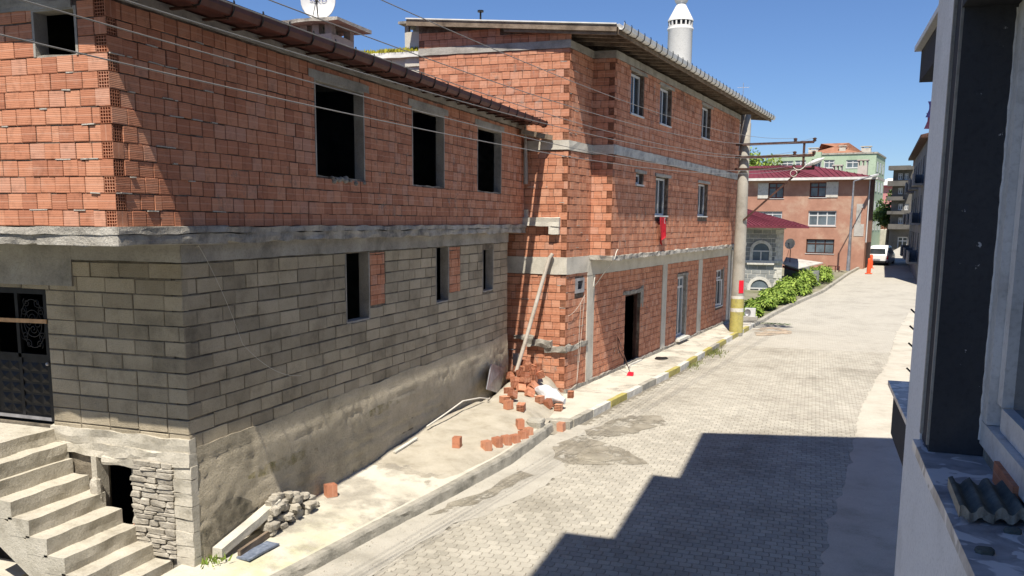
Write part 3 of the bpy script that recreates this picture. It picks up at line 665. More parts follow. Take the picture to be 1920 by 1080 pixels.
while y < 23.4:
    y2 = min(y+.62, 23.43); b = MB(); o_ = .004 if k % 2 else 0
    b.grid([[V((gx+px, yy, gz+pz-o_)) for px, pz in prof] for yy in (y, y2-.006)], True, False); b.face([V((gx+px, y, gz+pz-o_)) for px, pz in prof]); b.build('gutter_length', M['gutter'], rf)
    b = MB(); b.tube([V((gx+px*1.06-.004, y+.01, gz+pz*1.07-.004)) for px, pz in prof[:6]]+[V((gx+.185, y+.01, gz+.05))], .012, 5); b.box((XE-.03, y, gz+.01), (gx+.19, y+.02, gz+.022)); b.build('gutter_bracket', M['black'], rf)
    y = y2; k += 1
# board and stub beam at the far corner
b = MB(); p0 = onX(975, 236, X1+.1); p1 = V((-7.05, YE-.02, 6.86)); b.bar(V((X1+.1, p0.y, 6.98)), p1, .16, .13); b.build('stub_beam', M['wood'], house)
b = MB(); q = onX(985, 262, X1+.06); e = onX(988, 345, X1+.06); b.bar(q, e, .05, .12, V((0, 1, 0))); b.build('loose_board', M['pipe'], house)
b = MB(); b.tube([V((X1+.09, YE-.25, 7.2)), V((X1+.09, YE-.22, 5.6))], .045, 8); b.build('downpipe', M['beam'], house)
# chimney and dish behind the eaves
cy_ = 17.6; c0 = onY(560, 55, cy_); c1 = onY(645, 75, cy_)
ch = thing('chimney', 'squat grey chimney with slab cap on the left house roof, below a satellite dish', 'chimney', (-11.6, cy_, 7.4))
xa, xb = onY(563, 70, cy_).x, onY(622, 80, cy_).x; zt = onY(620, 44, cy_).z; zm = onY(620, 62, cy_).z
b = MB(); b.rough(V((xa, cy_, 0)), V((1, 0, 0)), V((0, -1, 0)), (0, -1.0, 7.3), (xb-xa, 0, zm), .2, .012, 4); b.build('stack', M['band'], ch)
for x in (xa, (xa+xb)/2-.09, xb-.17):
    for y in (cy_, cy_+.83): b = MB(); b.box((x, y, zm-.01), (x+.17, y+.17, zt)); b.build('vent_post', M['beam'], ch)
b = MB(); b.box((xa+.1, cy_+.5, zm), (xb-.2, cy_+.55, zt)); b.build('flue_wall', M['beam'], ch)
b = MB(); b.rough(V((xa, cy_, 0)), V((1, 0, 0)), V((0, -1, 0)), (-.3, -1.25, zt), (xb-xa+.33, .3, zt+.075), .2, .015, 14); b.build('cap', M['slab'], ch)
def dish(name, label, c, axis, r, standh, mat=M['white'], text=None):
    d = thing(name, label, 'satellite dish', (c.x, c.y, c.z-standh)); ax = V(axis).normalized(); x = ax.cross(V((0, 0, 1))).normalized(); y = x.cross(ax)
    b = MB(); rows = []
    for i in range(8):
        q = i/7; rows.append([c+(x*math.cos(a)+y*math.sin(a)*1.08)*r*q+ax*(.22*r*q*q) for a in [2*math.pi*k/28 for k in range(28)]])
    b.grid(rows, True); b.grid([[p-ax*.012 for p in rw] for rw in rows][::-1], True); b.grid([rows[-1], [p-ax*.02+ (p-c).normalized()*.01 for p in rows[-1]]], True); b.build('reflector', mat, d)
    b = MB(); lo = c-y*r*.98+ax*.2*r; f = c+ax*r*1.05-y*r*.25; b.tube([lo, f], .014, 6); b.tube([lo+x*.12, f], .008, 5); b.tube([f-ax*.09, f+ax*.06], .035, 8); b.build('feed_arm', M['black'], d)
    b = MB(); b.tube([c-ax*.05, c-ax*.12, V((c.x, c.y, c.z-r*.6))-ax*.2, V((c.x, c.y, c.z-standh))-ax*.2], .025, 6); b.tube([V((c.x-.25, c.y, c.z-standh)), c-ax*.1-y*r*.5], .012, 5); b.build('mount', M['black'], d)
    if text:
        cu = bpy.data.curves.new('lettering', 'FONT'); cu.body = text; cu.size = r*.42; cu.align_x = 'CENTER'; cu.extrude = .002
        t_ = bpy.data.objects.new('lettering', cu); COL.objects.link(t_); dg = bpy.context.evaluated_depsgraph_get(); me = bpy.data.meshes.new_from_object(t_.evaluated_get(dg)); bpy.data.objects.remove(t_)
        me.materials.append(M['bluetext']); o = obj('lettering', me, d); mm = Matrix((-x, y, ax)).transposed().to_4x4(); mm.translation = c+y*r*.0+ax*(.22*r*.12+.03); o.matrix_basis = mm
    return d
M['bluetext'] = plain('faded_blue_print', (.12, .16, .34), .6)
cdsh = onY(597, 4, cy_+.3)
toC = (CAM-cdsh).normalized()
dish('satellite_dish', 'white satellite dish with faded blue lettering on the chimney cap', cdsh, (toC.x-.12, toC.y, .12), .38, cdsh.z-zt-.05, text='SEKO')
# concrete stair up to the iron door
st = thing('concrete_staircase', 'worn concrete outdoor staircase rising left to the iron door', 'staircase', (-9.3, 8.9, -.6))
nx0, nz0 = -10.22, 1.04; ya, yb = 8.28, Y0-.02
for k in range(9):
    x1_, z1_ = nx0+.29*k+.005, nz0-.222*k; b = MB(); Fq = Frame((x1_, ya, 0), (0, 1, 0), (1, 0, 0))
    b.rough(Fq.O, Fq.ex, Fq.en, (0, -.36, z1_-.25), (yb-ya, .0, z1_), .045, .0085, 5+k*2.3); b.build('step', M['step'], st)
b = MB(); xs_ = [nx0-.3+.29*k for k in range(10)]; zs_ = [nz0-.222*k for k in range(10)]
b.hexa([V((xs_[0]-.2, ya+.004, zs_[0]-.5)), V((xs_[-1], ya+.004, zs_[-1]-.5)), V((xs_[-1], yb, zs_[-1]-.5)), V((xs_[0]-.2, yb, zs_[0]-.5)), V((xs_[0]-.2, ya+.004, zs_[0]-.02)), V((xs_[-1], ya+.004, zs_[-1]-.02)), V((xs_[-1], yb, zs_[-1]-.02)), V((xs_[0]-.2, yb, zs_[0]-.02))])
b.build('stringer', M['step'], st)
b = MB(); Fq = Frame((-12.6, ya, 0), (0, 1, 0), (1, 0, 0)); b.rough(Fq.O, Fq.ex, Fq.en, (0, -1.5, 1.02), (yb-ya, 2.6+.08-.36+.0, 1.262), .1, .012, 71); b.build('step', M['step'], st)
b = MB(); b.rough(V((-14, ya, 0)), V((0, 1, 0)), V((1, 0, 0)), (0, 0, 1.26), (yb-ya, 3.5-.02, 1.47), .1, .01, 81); b.build('landing', M['step'], st)
b = MB(); pa = onZ(-60, 1012, -.45); 
b.rough(V((-13.5, 7.2, 0)), V((0, 1, 0)), V((1, 0, 0)), (0, 0, -.7), (2.0, 3.05, -.5), .15, .012, 91); b.build('yard_slab', M['walk'], kind='structure')
b = MB(); b.tube([V((-12.1, 9.35, -.5)), V((-12.1, 9.35, -.22))], [.16, .18], 14); b.tube([V((-12.1, 9.35, -.215)), V((-12.1, 9.35, -.19))], .185, 14); solo('bucket', b, M['red'], 'red bucket standing in the shade under the concrete staircase', 'bucket')
b = MB(); b.bar(V((-9.27, Y0-.02, .02)), V((-9.15, Y0+.1, .09)), .3, .05); solo('red_board', b, M['brick'], 'small red scrap board lying in the cellar opening beside the stairs', 'board')
b = lump((-9.72, Y0-.1, .62), .09, .07, .2, 3, 8, 6); solo('upright_stone', b, M['stone'], 'upright grey stone beside the cellar opening on the stairs', 'stone')
# cables on the house
def hang(a, c, sag, n=14):
    return [V(a).lerp(V(c), i/n)-V((0, 0, sag*4*(i/n)*(1-i/n))) for i in range(n+1)]
b = MB(); b.tube(hang(onX(372, 460, X0+.06), onX(455, 645, X0+.06), -.1)+hang(onX(455, 645, X0+.06), onX(565, 704, X0+.07), .15), .004, 4)
solo('thin_cable', b, M['cream'], 'thin pale cable dangling down the grey block wall', 'cable')
b = MB(); b.tube(hang(onY(-20, 470, Y0-.04), onX(372, 462, X0+.06), .05), .006, 4); solo('loose_cable', b, M['cream'], 'loose cable running under the slab above the iron door', 'cable')

# ================================================================ the three-storey brick house
A2 = rad(7.4); D2 = V((math.sin(A2), math.cos(A2), 0)); N2 = V((math.cos(A2), -math.sin(A2), 0))
PA = V((-6.57, 23.6, 0)); PB = PA+D2*1.78; PJ = PB+V((.64, 0, 0)); XW = -11.1
B2 = thing('brick_house', 'three-storey unplastered red hollow-brick house with concrete bands and wide timber eaves', 'house', (-8, 30, -.4))
KL = Frame((XW, 23.6, 0), (1, 0, 0), (0, -1, 0)); KR = Frame(PA, D2, N2); KJ = Frame(PB, (1, 0, 0), (0, -1, 0)); KM = Frame(PJ, D2, N2)
WLn = PA.x-XW; ML = 18.9
top_w = [(1.42, 2.72, 7.83, 9.12), (4.42, 5.8, 7.83, 9.1), (9.95, 11.4, 7.86, 9.12), (16.85, 18.2, 7.88, 9.18)]
mid_w = [(2.12, 2.93, 5.72, 6.11), (4.25, 5.75, 4.76, 6.1), (9.85, 11.4, 4.79, 6.12)]
gnd_w = [(5.15, 6.78, -.34, 2.12), (11.5, 12.95, -.12, 2.4), (18.05, 19.6, .58, 2.36)]
sml = [(.66, 1.34, 2.5, 2.93)]
CR, LN = .2117, .243
b = MB(); cells(b, KL, 0, WLn-.18, -.5, 9.3, (), .2, -.012)
b.face([KL.p(0, 9.3, -.012), KL.p(WLn, 9.3, -.012), KL.p(WLn, 9.62, -.012), KL.p(0, 10.1, -.012)]); k1 = b.build('side_wall', M['mortar'], B2)
b = MB(); cells(b, KR, .19, 1.6, -.5, 9.3, sml, .2, -.012); cells(b, KJ, -.2, .46, 3.57, 9.3, (), .2, -.012); k2 = b.build('corner_wall', M['mortar'], B2)
b = MB(); cells(b, KM, .19, ML, 3.5, 9.3, top_w+mid_w, .24, -.012); k3 = b.build('street_wall', M['mortar'], B2)
b = MB(); cells(b, KR, 1.62, 21.0, -.5, 3.0, gnd_w, .24, -.012); k4 = b.build('ground_wall', M['mortar'], B2)
mas = Masonry('brick', 'brick', M['brick'])
for (z0, z1, sd) in ((-.4, 3.08, 1), (3.57, 6.54, 2), (6.81, 9.26, 3)):
    mas.lay(k1, KL, 0, WLn, z0, z1, CR, LN, (), left=(1 if z0 > 6 else None), right=0, endw=.165, seed=100+sd)
    mas.lay(k2, KR, 0, 1.79 if z0 > 0 else 1.66, z0, z1, CR, LN, sml if z0 < 0 else (), left=1, endw=.165, seed=110+sd)
    if z0 > 0:
        mas.lay(k2, KJ, 0, .64, z0, z1, CR, .235, (), right=0, endw=.165, seed=120+sd)
        mas.lay(k3, KM, 0, ML, z0, z1, CR, LN, top_w if z0 > 6 else mid_w, left=1, endw=.165, seed=130+sd)
mas.lay(k1, KL, 0, WLn, 9.47, 9.72, CR, LN, (), left=0, endw=.165, seed=141); mas.lay(k1, KL, 0, WLn*.55, 9.69, 9.93, CR, LN, (), seed=142)
posts = [(1.62, 2.2), (9.35, 9.93), (14.7, 15.35), (20.35, 21.02)]
for i in range(3):
    mas.lay(k4, KR, posts[i][1], posts[i+1][0], -.4, 2.97, CR, LN, gnd_w, seed=150+i)
mas.done()
squeeze(k1, Frame(KL.O+KL.ex*WLn, -KL.ex, KL.en), .0, 3, -.4, 9.2, CR, 26, 6, M['mortarl']); squeeze(k2, KR, 0, 1.6, -.4, 9.2, CR, 26, 7, M['mortarl'])
M['smear'] = concrete('dried_mortar_smear', (.46, .36, .29), (.36, .27, .21), (.54, .45, .38), 6, 40, .5); thin(M['smear'], 4.5, .555, .8)
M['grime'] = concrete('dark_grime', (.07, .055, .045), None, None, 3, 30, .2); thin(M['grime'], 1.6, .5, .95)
def smear(par, F, a, c, z0, z1, mat, name='mortar_smear', d=.018):
    b = MB(); b.grid([[F.p(a+(c-a)*i/10+(.06*mnoise.noise(V((i, j, 1)))), z0+(z1-z0)*j/8, d) for i in range(11)] for j in range(9)]); b.build(name, mat, par)
for (a, c, z0, z1) in ((1.2, 3.2, 4.2, 5.5), (.1, 2.0, 3.6, 4.1), (3.0, 4.1, 4.0, 4.9), (5.8, 6.6, 7.2, 9.1), (5.8, 6.4, 4.5, 6.2), (11.4, 12.1, 4.5, 6.2), (3.2, 4.2, 7.3, 9.0), (7.2, 8.6, 4.0, 5.2), (13, 14.5, 7.4, 9.0)): smear(k3, KM, a, c, z0, z1, M['smear'])
for (a, c, z0, z1) in ((3.9, 5.1, .2, 2.4), (6.8, 7.6, .6, 2.9), (2.3, 4, -.3, .5), (10.3, 11.4, .2, 2.6), (13.1, 14.5, 0, 2.6), (16, 17.8, .1, 2.0)): smear(k4, KR, a, c, z0, z1, M['smear'])
smear(k1, Frame(KL.O+KL.ex*WLn, -KL.ex, KL.en), .2, 1.6, -.2, .8, M['smear']); smear(k1, Frame(KL.O+KL.ex*WLn, -KL.ex, KL.en), .4, 2.4, 7.0, 9.0, M['smear'])
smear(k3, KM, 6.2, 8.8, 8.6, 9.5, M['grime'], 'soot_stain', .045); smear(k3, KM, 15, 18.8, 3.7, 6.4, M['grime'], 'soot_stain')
for (a, c, z0, z1) in smear_jobs: smear(wS, FS, a, c, z0, z1, M['smear'])
# concrete frame
b = MB(); b.rough(KL.O, KL.ex, KL.en, (0, -.2, 3.085), (WLn+.02, .03, 3.565), .3, .008, 1); b.rough(KR.O, KR.ex, KR.en, (-.02, -.2, 3.08), (1.7, .028, 3.56), .3, .008, 2); b.build('floor_band', M['band'], B2)
b = MB(); b.rough(KL.O, KL.ex, KL.en, (0, -.2, 6.545), (WLn+.02, .03, 6.805), .3, .008, 4); b.rough(KR.O, KR.ex, KR.en, (-.02, -.2, 6.54), (1.8, .028, 6.8), .3, .008, 5); b.rough(KJ.O, KJ.ex, KJ.en, (.0, -.2, 6.542), (.665, .03, 6.803), .3, .008, 6); b.build('floor_band', M['band'], B2)
t = NT('mottled_band'); n = t.noise(2.2, 6, .7); M['mott'] = t.out(t.ramp(n, [(.3, (.12, .12, .12)), (.45, (.35, .35, .34)), (.6, (.5, .5, .47))]), .9, n, .3)
b = MB(); b.rough(KM.O, KM.ex, KM.en, (-.02, -.2, 6.538), (ML+.02, .034, 6.806), .3, .008, 7); b.build('floor_band', M['mott'], B2)
b = MB(); b.rough(KL.O, KL.ex, KL.en, (0, -.2, 9.265), (WLn+.02, .03, 9.465), .3, .008, 8); b.rough(KR.O, KR.ex, KR.en, (-.02, -.2, 9.26), (1.8, .028, 9.46), .3, .008, 9); b.rough(KJ.O, KJ.ex, KJ.en, (0, -.2, 9.262), (.665, .03, 9.463), .3, .008, 10); b.rough(KM.O, KM.ex, KM.en, (-.02, -.2, 9.258), (ML+.02, .034, 9.466), .3, .008, 11); b.build('ring_beam', M['beam'], B2)
b = MB(); b.rough(KR.O, KR.ex, KR.en, (1.74, -.2, 3.43), (21.05, .72, 3.566), .16, .022, 12); b.build('ledge_slab', M['slab'], B2)
b = MB(); b.rough(KR.O, KR.ex, KR.en, (1.6, -.2, 2.975), (21.02, .03, 3.425), .3, .006, 13); b.build('ground_beam', M['band'], B2)
for (a, c) in posts: b = MB(); b.rough(KR.O, KR.ex, KR.en, (a, -.2, -.4), (c, .022, 2.97), .3, .008, a); b.build('concrete_post', M['band'], B2)
b = MB(); b.rough(KL.O, KL.ex, KL.en, (0, -.1, -.6), (WLn, .02, -.33), .2, .02, 14); b.rough(KR.O, KR.ex, KR.en, (0, -.1, -.6), (21, .06, -.24), .2, .03, 15); b.build('mortar_foot', M['mortarg'], B2)
# mortar ledge and broken slab stub on the near corner
b = MB(); pz = onY(1030, 652, 23.6).z
b.rough(KL.O, KL.ex, KL.en, (onY(965, 630, 23.6).x-XW, -.05, pz+.22), (onY(1002, 634, 23.6).x-XW, .1, pz+.33), .08, .04, 20); b.rough(KL.O, KL.ex, KL.en, (onY(990, 650, 23.6).x-XW, -.05, pz+.02), (onY(1036, 650, 23.6).x-XW, .14, pz+.22), .07, .05, 21)
b.rough(KL.O, KL.ex, KL.en, (onY(1022, 660, 23.6).x-XW, -.05, pz-.13), (WLn+.06, .1, pz+.04), .07, .04, 22); b.rough(KR.O, KR.ex, KR.en, (0, -.05, pz-.1), (1.6, .07, pz+.06), .08, .04, 23); b.build('mortar_ledge', M['mortarg'], k1)
b = MB(); x0_, x1_ = onY(975, 410, 23.6).x-XW, onY(1051, 410, 23.6).x-XW; z0_, z1_ = onY(1030, 424, 23.6).z, onY(1030, 408, 23.6).z
b.rough(KL.O, KL.ex, KL.en, (x0_-.3, -.05, z0_), (x1_, .16, z1_), .1, .02, 24); b.rough(KL.O, KL.ex, KL.en, (x1_-.3, -.05, z0_-.22), (x1_-.01, .15, z0_-.004), .1, .02, 25); b.rough(KL.O, KL.ex, KL.en, (x0_-.3, -.05, z1_), (x0_+.25, .06, z1_+.22), .1, .01, 26); b.build('broken_slab_stub', M['band'], k1)
# openings
def pvc(b, F, a, c, z0, z1, d, mull=(), trans=(), w_=.055):
    for q in ((a, a+w_, z0, z1), (c-w_, c, z0, z1), (a+w_, c-w_, z0, z0+w_), (a+w_, c-w_, z1-w_, z1)): b.fbox(F.O, F.ex, F.en, (q[0], d-.05, q[2]), (q[1], d, q[3]))
    for x in mull: b.fbox(F.O, F.ex, F.en, (x-w_/2, d-.05, z0+w_), (x+w_/2, d-.002, z1-w_))
    for z in trans: b.fbox(F.O, F.ex, F.en, (a+w_, d-.05, z-w_/2), (c-w_, d-.004, z+w_/2))
def window(par, F, a, c, z0, z1, d=-.1, mull=(), trans=(), fr=None, gl=None, sill=True, w_=.055, lining=None, sm=None):
    b = MB(); pvc(b, F, a, c, z0, z1, d, mull, trans, w_); wn = b.build('window', fr or M['white'], par)
    b = MB(); b.face([F.p(a+w_, z0+w_, d-.03), F.p(c-w_, z0+w_, d-.03), F.p(c-w_, z1-w_, d-.03), F.p(a+w_, z1-w_, d-.03)]); b.build('pane', gl or M['glass'], wn)
    if sill: b = MB(); b.fbox(F.O, F.ex, F.en, (a-.05, d, z0-.05), (c+.05, .05, z0-.002)); b.build('sill', sm or M['white'], wn)
    return wn
for (a, c, z0, z1) in top_w+mid_w:
    wn = window(k3, KM, a+.02, c-.12, z0+.04, z1-.03, -.12, ((a+c)/2-.05,) if c-a > 1 else (), w_=.07)
    b = MB(); b.rough(KM.O, KM.ex, KM.en, (a-.12, -.2, z1), (c+.22, .03, z1+.1), .2, .01, a); b.build('lintel', M['beam'], k3)
    b = MB(); b.rough(KM.O, KM.ex, KM.en, (c-.1, -.22, z0), (c, -.004, z1), .05, .006, a); b.build('window_reveal', M['mortar'], k3)
a, c, z0, z1 = gnd_w[0]
b = MB(); 
for q in ((a+.02, a+.1, z0, z1), (c-.1, c-.02, z0, z1), (a+.1, c-.1, z1-.07, z1)): b.fbox(KR.O, KR.ex, KR.en, (q[0], -.2, q[2]), (q[1], -.1, q[3]))
b.build('door_frame', M['iron'], k4)
b = MB(); b.fbox(KR.O, KR.ex, KR.en, (a-.02, -.2, z0-.05), (c+.05, .12, z0+.05)); b.build('threshold', M['wpaint'], k4)
b = MB(); b.rough(KR.O, KR.ex, KR.en, (a-.25, -.2, z1), (c+.2, .03, z1+.13), .15, .02, 2); b.rough(KR.O, KR.ex, KR.en, (c+.0, -.2, z1-.55), (c+.28, .02, z1+.2), .06, .03, 4); b.build('lintel', M['mortarg'], k4)
a, c, z0, z1 = gnd_w[1]; window(k4, KR, a+.03, c-.25, z0+.05, z1-.03, -.1, ((a+c)/2-.1,), (1.95,), w_=.09, gl=M['glassb'])
b = MB(); b.rough(KR.O, KR.ex, KR.en, (c-.24, -.2, z0), (c+.02, .02, z1), .06, .012, 3); b.rough(KR.O, KR.ex, KR.en, (a-.12, -.2, z1), (c+.1, .02, z1+.1), .1, .012, 3); b.build('door_surround', M['mortarg'], k4)
b = MB(); b.fbox(KR.O, KR.ex, KR.en, (a-.1, -.1, z0-.1), (c, .2, z0)); b.build('threshold', M['wpaint'], k4)
a, c, z0, z1 = gnd_w[2]; wn = window(k4, KR, a+.03, c-.2, z0+.03, z1-.03, -.1, (a+.75,), (1.95,), w_=.08)
b = MB(); pv = KR.p(a+.1, 0, -.08); pvc(b, Frame(pv, (D2*math.cos(.35)+N2*math.sin(.35)), (N2*math.cos(.35)-D2*math.sin(.35))), 0, .62, z0+.1, 1.9, 0, (), (), .07); b.build('open_casement', M['white'], wn)
b = MB(); b.rough(KR.O, KR.ex, KR.en, (c-.2, -.2, z0), (c+.05, .02, z1+.08), .06, .012, 3); b.build('window_reveal', M['mortarg'], k4)
a, c, z0, z1 = sml[0]; b = MB()
for q in ((a, a+.16, z0, z1), (c-.13, c, z0, z1), (a+.16, c-.13, z0, z0+.1), (a+.16, c-.13, z1-.08, z1)): b.fbox(KR.O, KR.ex, KR.en, (q[0], -.14, q[2]), (q[1], .03, q[3]))
b.build('hatch_frame', M['metal'], k2)
b = MB(); b.face([KR.p(a, z0, -.13), KR.p(c, z0, -.13), KR.p(c, z1, -.13), KR.p(a, z1, -.13)]); b.build('hatch_pane', M['glass'], k2)
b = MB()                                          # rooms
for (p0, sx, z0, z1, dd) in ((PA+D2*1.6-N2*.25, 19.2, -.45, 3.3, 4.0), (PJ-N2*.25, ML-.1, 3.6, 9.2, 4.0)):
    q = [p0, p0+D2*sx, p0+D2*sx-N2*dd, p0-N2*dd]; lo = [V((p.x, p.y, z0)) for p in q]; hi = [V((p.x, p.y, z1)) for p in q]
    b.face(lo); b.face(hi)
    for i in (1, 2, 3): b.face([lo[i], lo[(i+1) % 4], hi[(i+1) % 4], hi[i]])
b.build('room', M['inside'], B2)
far = PJ+D2*ML; b = MB(); F_ = Frame(far, (-1, 0, 0), (0, 1, 0)); cells(b, F_, 0.02, 6.5, 3.5, 9.45, (), .2, 0); F_ = Frame(PA+D2*21, (-1, 0, 0), (0, 1, 0)); cells(b, F_, 0.02, 6, -.5, 3.45, (), .2, 0); b.build('end_wall', M['mortar'], B2)
# roof
E0 = V((-5.22, 23.38, 9.58)); E1 = E0+D2*22.2; U0 = V((-11.35, 23.38, 10.1)); U1 = U0+D2*22.4; up = lambda z: V((0, 0, z))
b = MB(); b.hexa([E0+up(.1), E1+up(.1), U1+up(.1), U0+up(.1), E0+up(.17), E1+up(.17), U1+up(.17), U0+up(.17)]); rf = b.build('roof', M['gutw'], B2)
b = MB(); b.hexa([E0+up(.065)-N2*.03, E1+up(.065)-N2*.03, U1+up(.065), U0+up(.065), E0+up(.098)-N2*.03, E1+up(.098)-N2*.03, U1+up(.098), U0+up(.098)]); M['gapshade'] = concrete('gap_shade_boards', (.1, .078, .06), None, None, 3, 20, .4); b.build('boarding', M['gapshade'], rf)  # boards coloured darker, to paint in the shade between the rafters
k = 0; q = .02
while q < 22:
    b = MB(); p = E0+D2*q; e = p+(U0-E0)*.52; b.bar(p+up(.0)-N2*.02, e, .07, .15 if k else .22); b.build('rafter', M['wood'], rf); q += .66; k += 1
b = MB(); b.bar(E0+up(.0)+N2*.03, E1+up(.0)+N2*.03, .04, .2); b.build('fascia', M['wood'], rf)
b = MB(); b.bar(E0+up(.05)-D2*.06, U0+up(.05)-D2*.06, .05, .16); b.build('verge_board', M['wood'], rf)
b = MB(); b.bar(E0+up(.16)-D2*.07, U0+up(.16)-D2*.07, .1, .03); b.build('verge_flashing', M['gutw'], rf)
q = -.1; k = 0
gp = [(.0, .16), (.0, .05), (.03, .0), (.1, -.01), (.15, .04), (.165, .16), (.15, .17), (.14, .06), (.1, .02), (.035, .02), (.015, .06), (.012, .16)]
while q < 22.1:
    b = MB(); o_ = .003*(k % 2); b.grid([[E0+D2*s_+N2*(.06+gx_)+up(gz_-o_) for gx_, gz_ in gp] for s_ in (q, q+.55)], True, False)
    if k == 0: b.face([E0+D2*q+N2*(.06+gx_)+up(gz_) for gx_, gz_ in gp])
    b.build('gutter_length', M['gutw'], rf)
    b = MB(); b.tube([E0+D2*(q+.02)+N2*(.06+gx_*1.06)+up(gz_*1.05-.01) for gx_, gz_ in gp[1:6]]+[E0+D2*(q+.02)+N2*.22+up(.21)], .011, 4); b.build('gutter_bracket', M['black'], rf)
    q += .56; k += 1
b = MB(); p = onY(901, 38, 26); b.tube([p, p+up(.24)], .03, 8); b.tube([p+up(.24), p+up(.29)], .1, 8); b.build('roof_vent', M['black'], rf)
b = MB(); ps = [far+N2*.06+D2*-.1+up(z) for z in (9.3, 6.7, 3.4)]; b.tube(ps, .05, 8); b.tube([ps[-1], KR.p(20.9, 3.2, .08), KR.p(20.9, -.3, .08)], .05, 8); b.build('downpipe', M['gutw'], B2)
# grey chimney column and mossy parapet left of the brick house
cc = thing('chimney_column', 'tall plastered chimney column at the left end of the brick house roof', 'chimney', (-11.5, 23.7, 8.6))
xa, xb = onY(759, 70, 23.7).x, XW-.01; zt, zb = onY(770, 45, 23.7).z, onY(770, 98, 23.7).z
b = MB(); b.rough(V((xa, 23.7, 0)), V((1, 0, 0)), V((0, -1, 0)), (0, -.7, zb-.4), (xb-xa, 0, zt-.22), .1, .01, 6); b.build('stack', M['band'], cc)
for x in (xa, xb-.12):
    for y in (23.7, 24.25): b = MB(); b.box((x, y, zt-.23), (x+.12, y+.14, zt)); b.build('vent_post', M['beam'], cc)
b = MB(); b.rough(V((xa, 23.7, 0)), V((1, 0, 0)), V((0, -1, 0)), (-.15, -.8, zt), (xb-xa+.1, .12, zt+.06), .1, .012, 9); b.build('cap', M['slab'], cc)
pw = thing('roof_parapet', 'low grey concrete roof parapet with yellow moss behind the left house', 'parapet', (-13, 23.8, 7.5))
zt = onY(760, 99, 23.75).z; b = MB(); b.rough(V((-17, 23.75, 0)), V((1, 0, 0)), V((0, -1, 0)), (0, -.25, 6.0), (17+XW-.03, 0, zt-.15), .4, .008, 3); b.build('parapet_wall', M['band'], pw)
b = MB(); b.rough(V((-17, 23.7, 0)), V((1, 0, 0)), V((0, -1, 0)), (0, -.4, zt-.15), (17+XW-.02, .1, zt), .3, .008, 5); b.build('coping', M['gutw'], pw)
b = MB(); r = random.Random(4)
for k in range(1500):
    x = r.choice((r.uniform(-13.9, -12.6), r.uniform(-12.5, XW-.05))); y = r.uniform(23.6, 23.9); h = r.uniform(.04, .16); w_ = r.uniform(.03, .08); a = r.uniform(0, 3)
    b.face([(x-w_*math.cos(a), y-w_*math.sin(a), zt), (x+w_*math.cos(a), y+w_*math.sin(a), zt), (x+r.uniform(-.03, .03), y, zt+h)])
b.build('moss', M['moss'], pw, kind='stuff')
# flag below the first-floor window
b = MB(); fo = KM.p(4.62, 4.74, .07); rows = []
for j in range(14):
    tz = j/13; row = []
    for i in range(12):
        s_ = i/11; wd = (.62-.12*tz+.25*math.sin(tz*2.2)) * (1-.45*max(0, tz-.75)/.25*(1-s_)); row.append(fo+D2*((s_-.3)*wd+.15*tz)+N2*(.05*math.sin(s_*9+tz*2)*(.4+tz)+.05)+up(-tz*(.62+.38*(1-s_))+(.12*s_ if j == 13 else 0)))
    rows.append(row)
b.grid(rows); b.m = 1; c = fo+D2*.2+N2*.12+up(-.12)
for k in range(9):
    a0, a1 = rad(50+k*29), rad(50+(k+1)*29); f = lambda a, r_, o_: c+D2*(r_*math.cos(a)+o_)+up(r_*math.sin(a)); b.face([f(a0, .1, 0), f(a1, .1, 0), f(a1, .078, .022), f(a0, .078, .022)])
b.m = 0; solo('red_flag', b, [M['flag'], M['white']], 'red flag with white crescent hanging below a first-floor window', 'flag')
b = MB(); pts = [V(onY(1036, 476, 23.48)), V(onY(1030, 484, 23.42)), V(onY(1012, 545, 23.2)), V(onY(985, 640, 22.85)), V(onY(968, 697, 22.6))]; b.tube(pts, .055, 10); solo('waste_pipe', b, M['pipe'], 'pale waste pipe slanting down the corner of the brick house', 'pipe')
b = MB(); b.tube(hang(KR.p(1.3, 2.45, .06), KR.p(.7, -.2, .1), .12)+hang(KR.p(.7, -.2, .1), KR.p(1.0, 2.2, .06), .05), .005, 4); b.tube(hang(KR.p(.1, 1.9, .05), KR.p(1.3, 2.4, .05), .1), .005, 4); solo('tangled_cable', b, M['cream'], 'tangled thin cables on the corner of the brick house near the small hatch', 'cable')
b = MB(); b.tube(hang(KR.p(2.0, 2.9, .1), KR.p(1.9, 2.6, .1), -.05)+hang(KM.p(.1, 3.5, .1), KM.p(.3, 3.75, .12), -.06), .014, 5); solo('cable_end', b, M['cream'], 'white cable end curling out at the ledge slab corner', 'cable')
# broom and dustpan by the open door
bz = -.34; b = MB(); p = onZ(1182, 700, bz+.05); b.tube([p, onP(1158, 632, KR.O+N2*.06, N2)], .014, 6); br = thing('dustpan', 'red long-handled dustpan standing by the open dark doorway', 'dustpan', (p.x, p.y, bz)); b.build('handle', M['iron'], br)
b = MB(); q = p+V((.02, -.1, -.05)); b.hexa([q+V((-.1, -.12, .0)), q+V((.1, -.12, 0)), q+V((.09, .1, 0)), q+V((-.09, .1, 0)), q+V((-.1, -.12, .015)), q+V((.1, -.12, .015)), q+V((.09, .1, .1)), q+V((-.09, .1, .1))]); b.build('pan', M['red'], br)
b = MB(); p2 = onZ(1178, 690, bz+.02); b.tube([p2, onP(1160, 655, KR.O+N2*.06, N2), onP(1158, 634, KR.O+N2*.06, N2)], .011, 5); bb = MB(); bb.box((p2.x-.04, p2.y-.16, bz+.0), (p2.x+.04, p2.y+.16, bz+.1)); br = thing('broom', 'thin dark broom leaning beside the red dustpan', 'broom', (p2.x, p2.y, bz)); b.build('handle', M['black'], br); bb.build('brush', M['cream'], br)
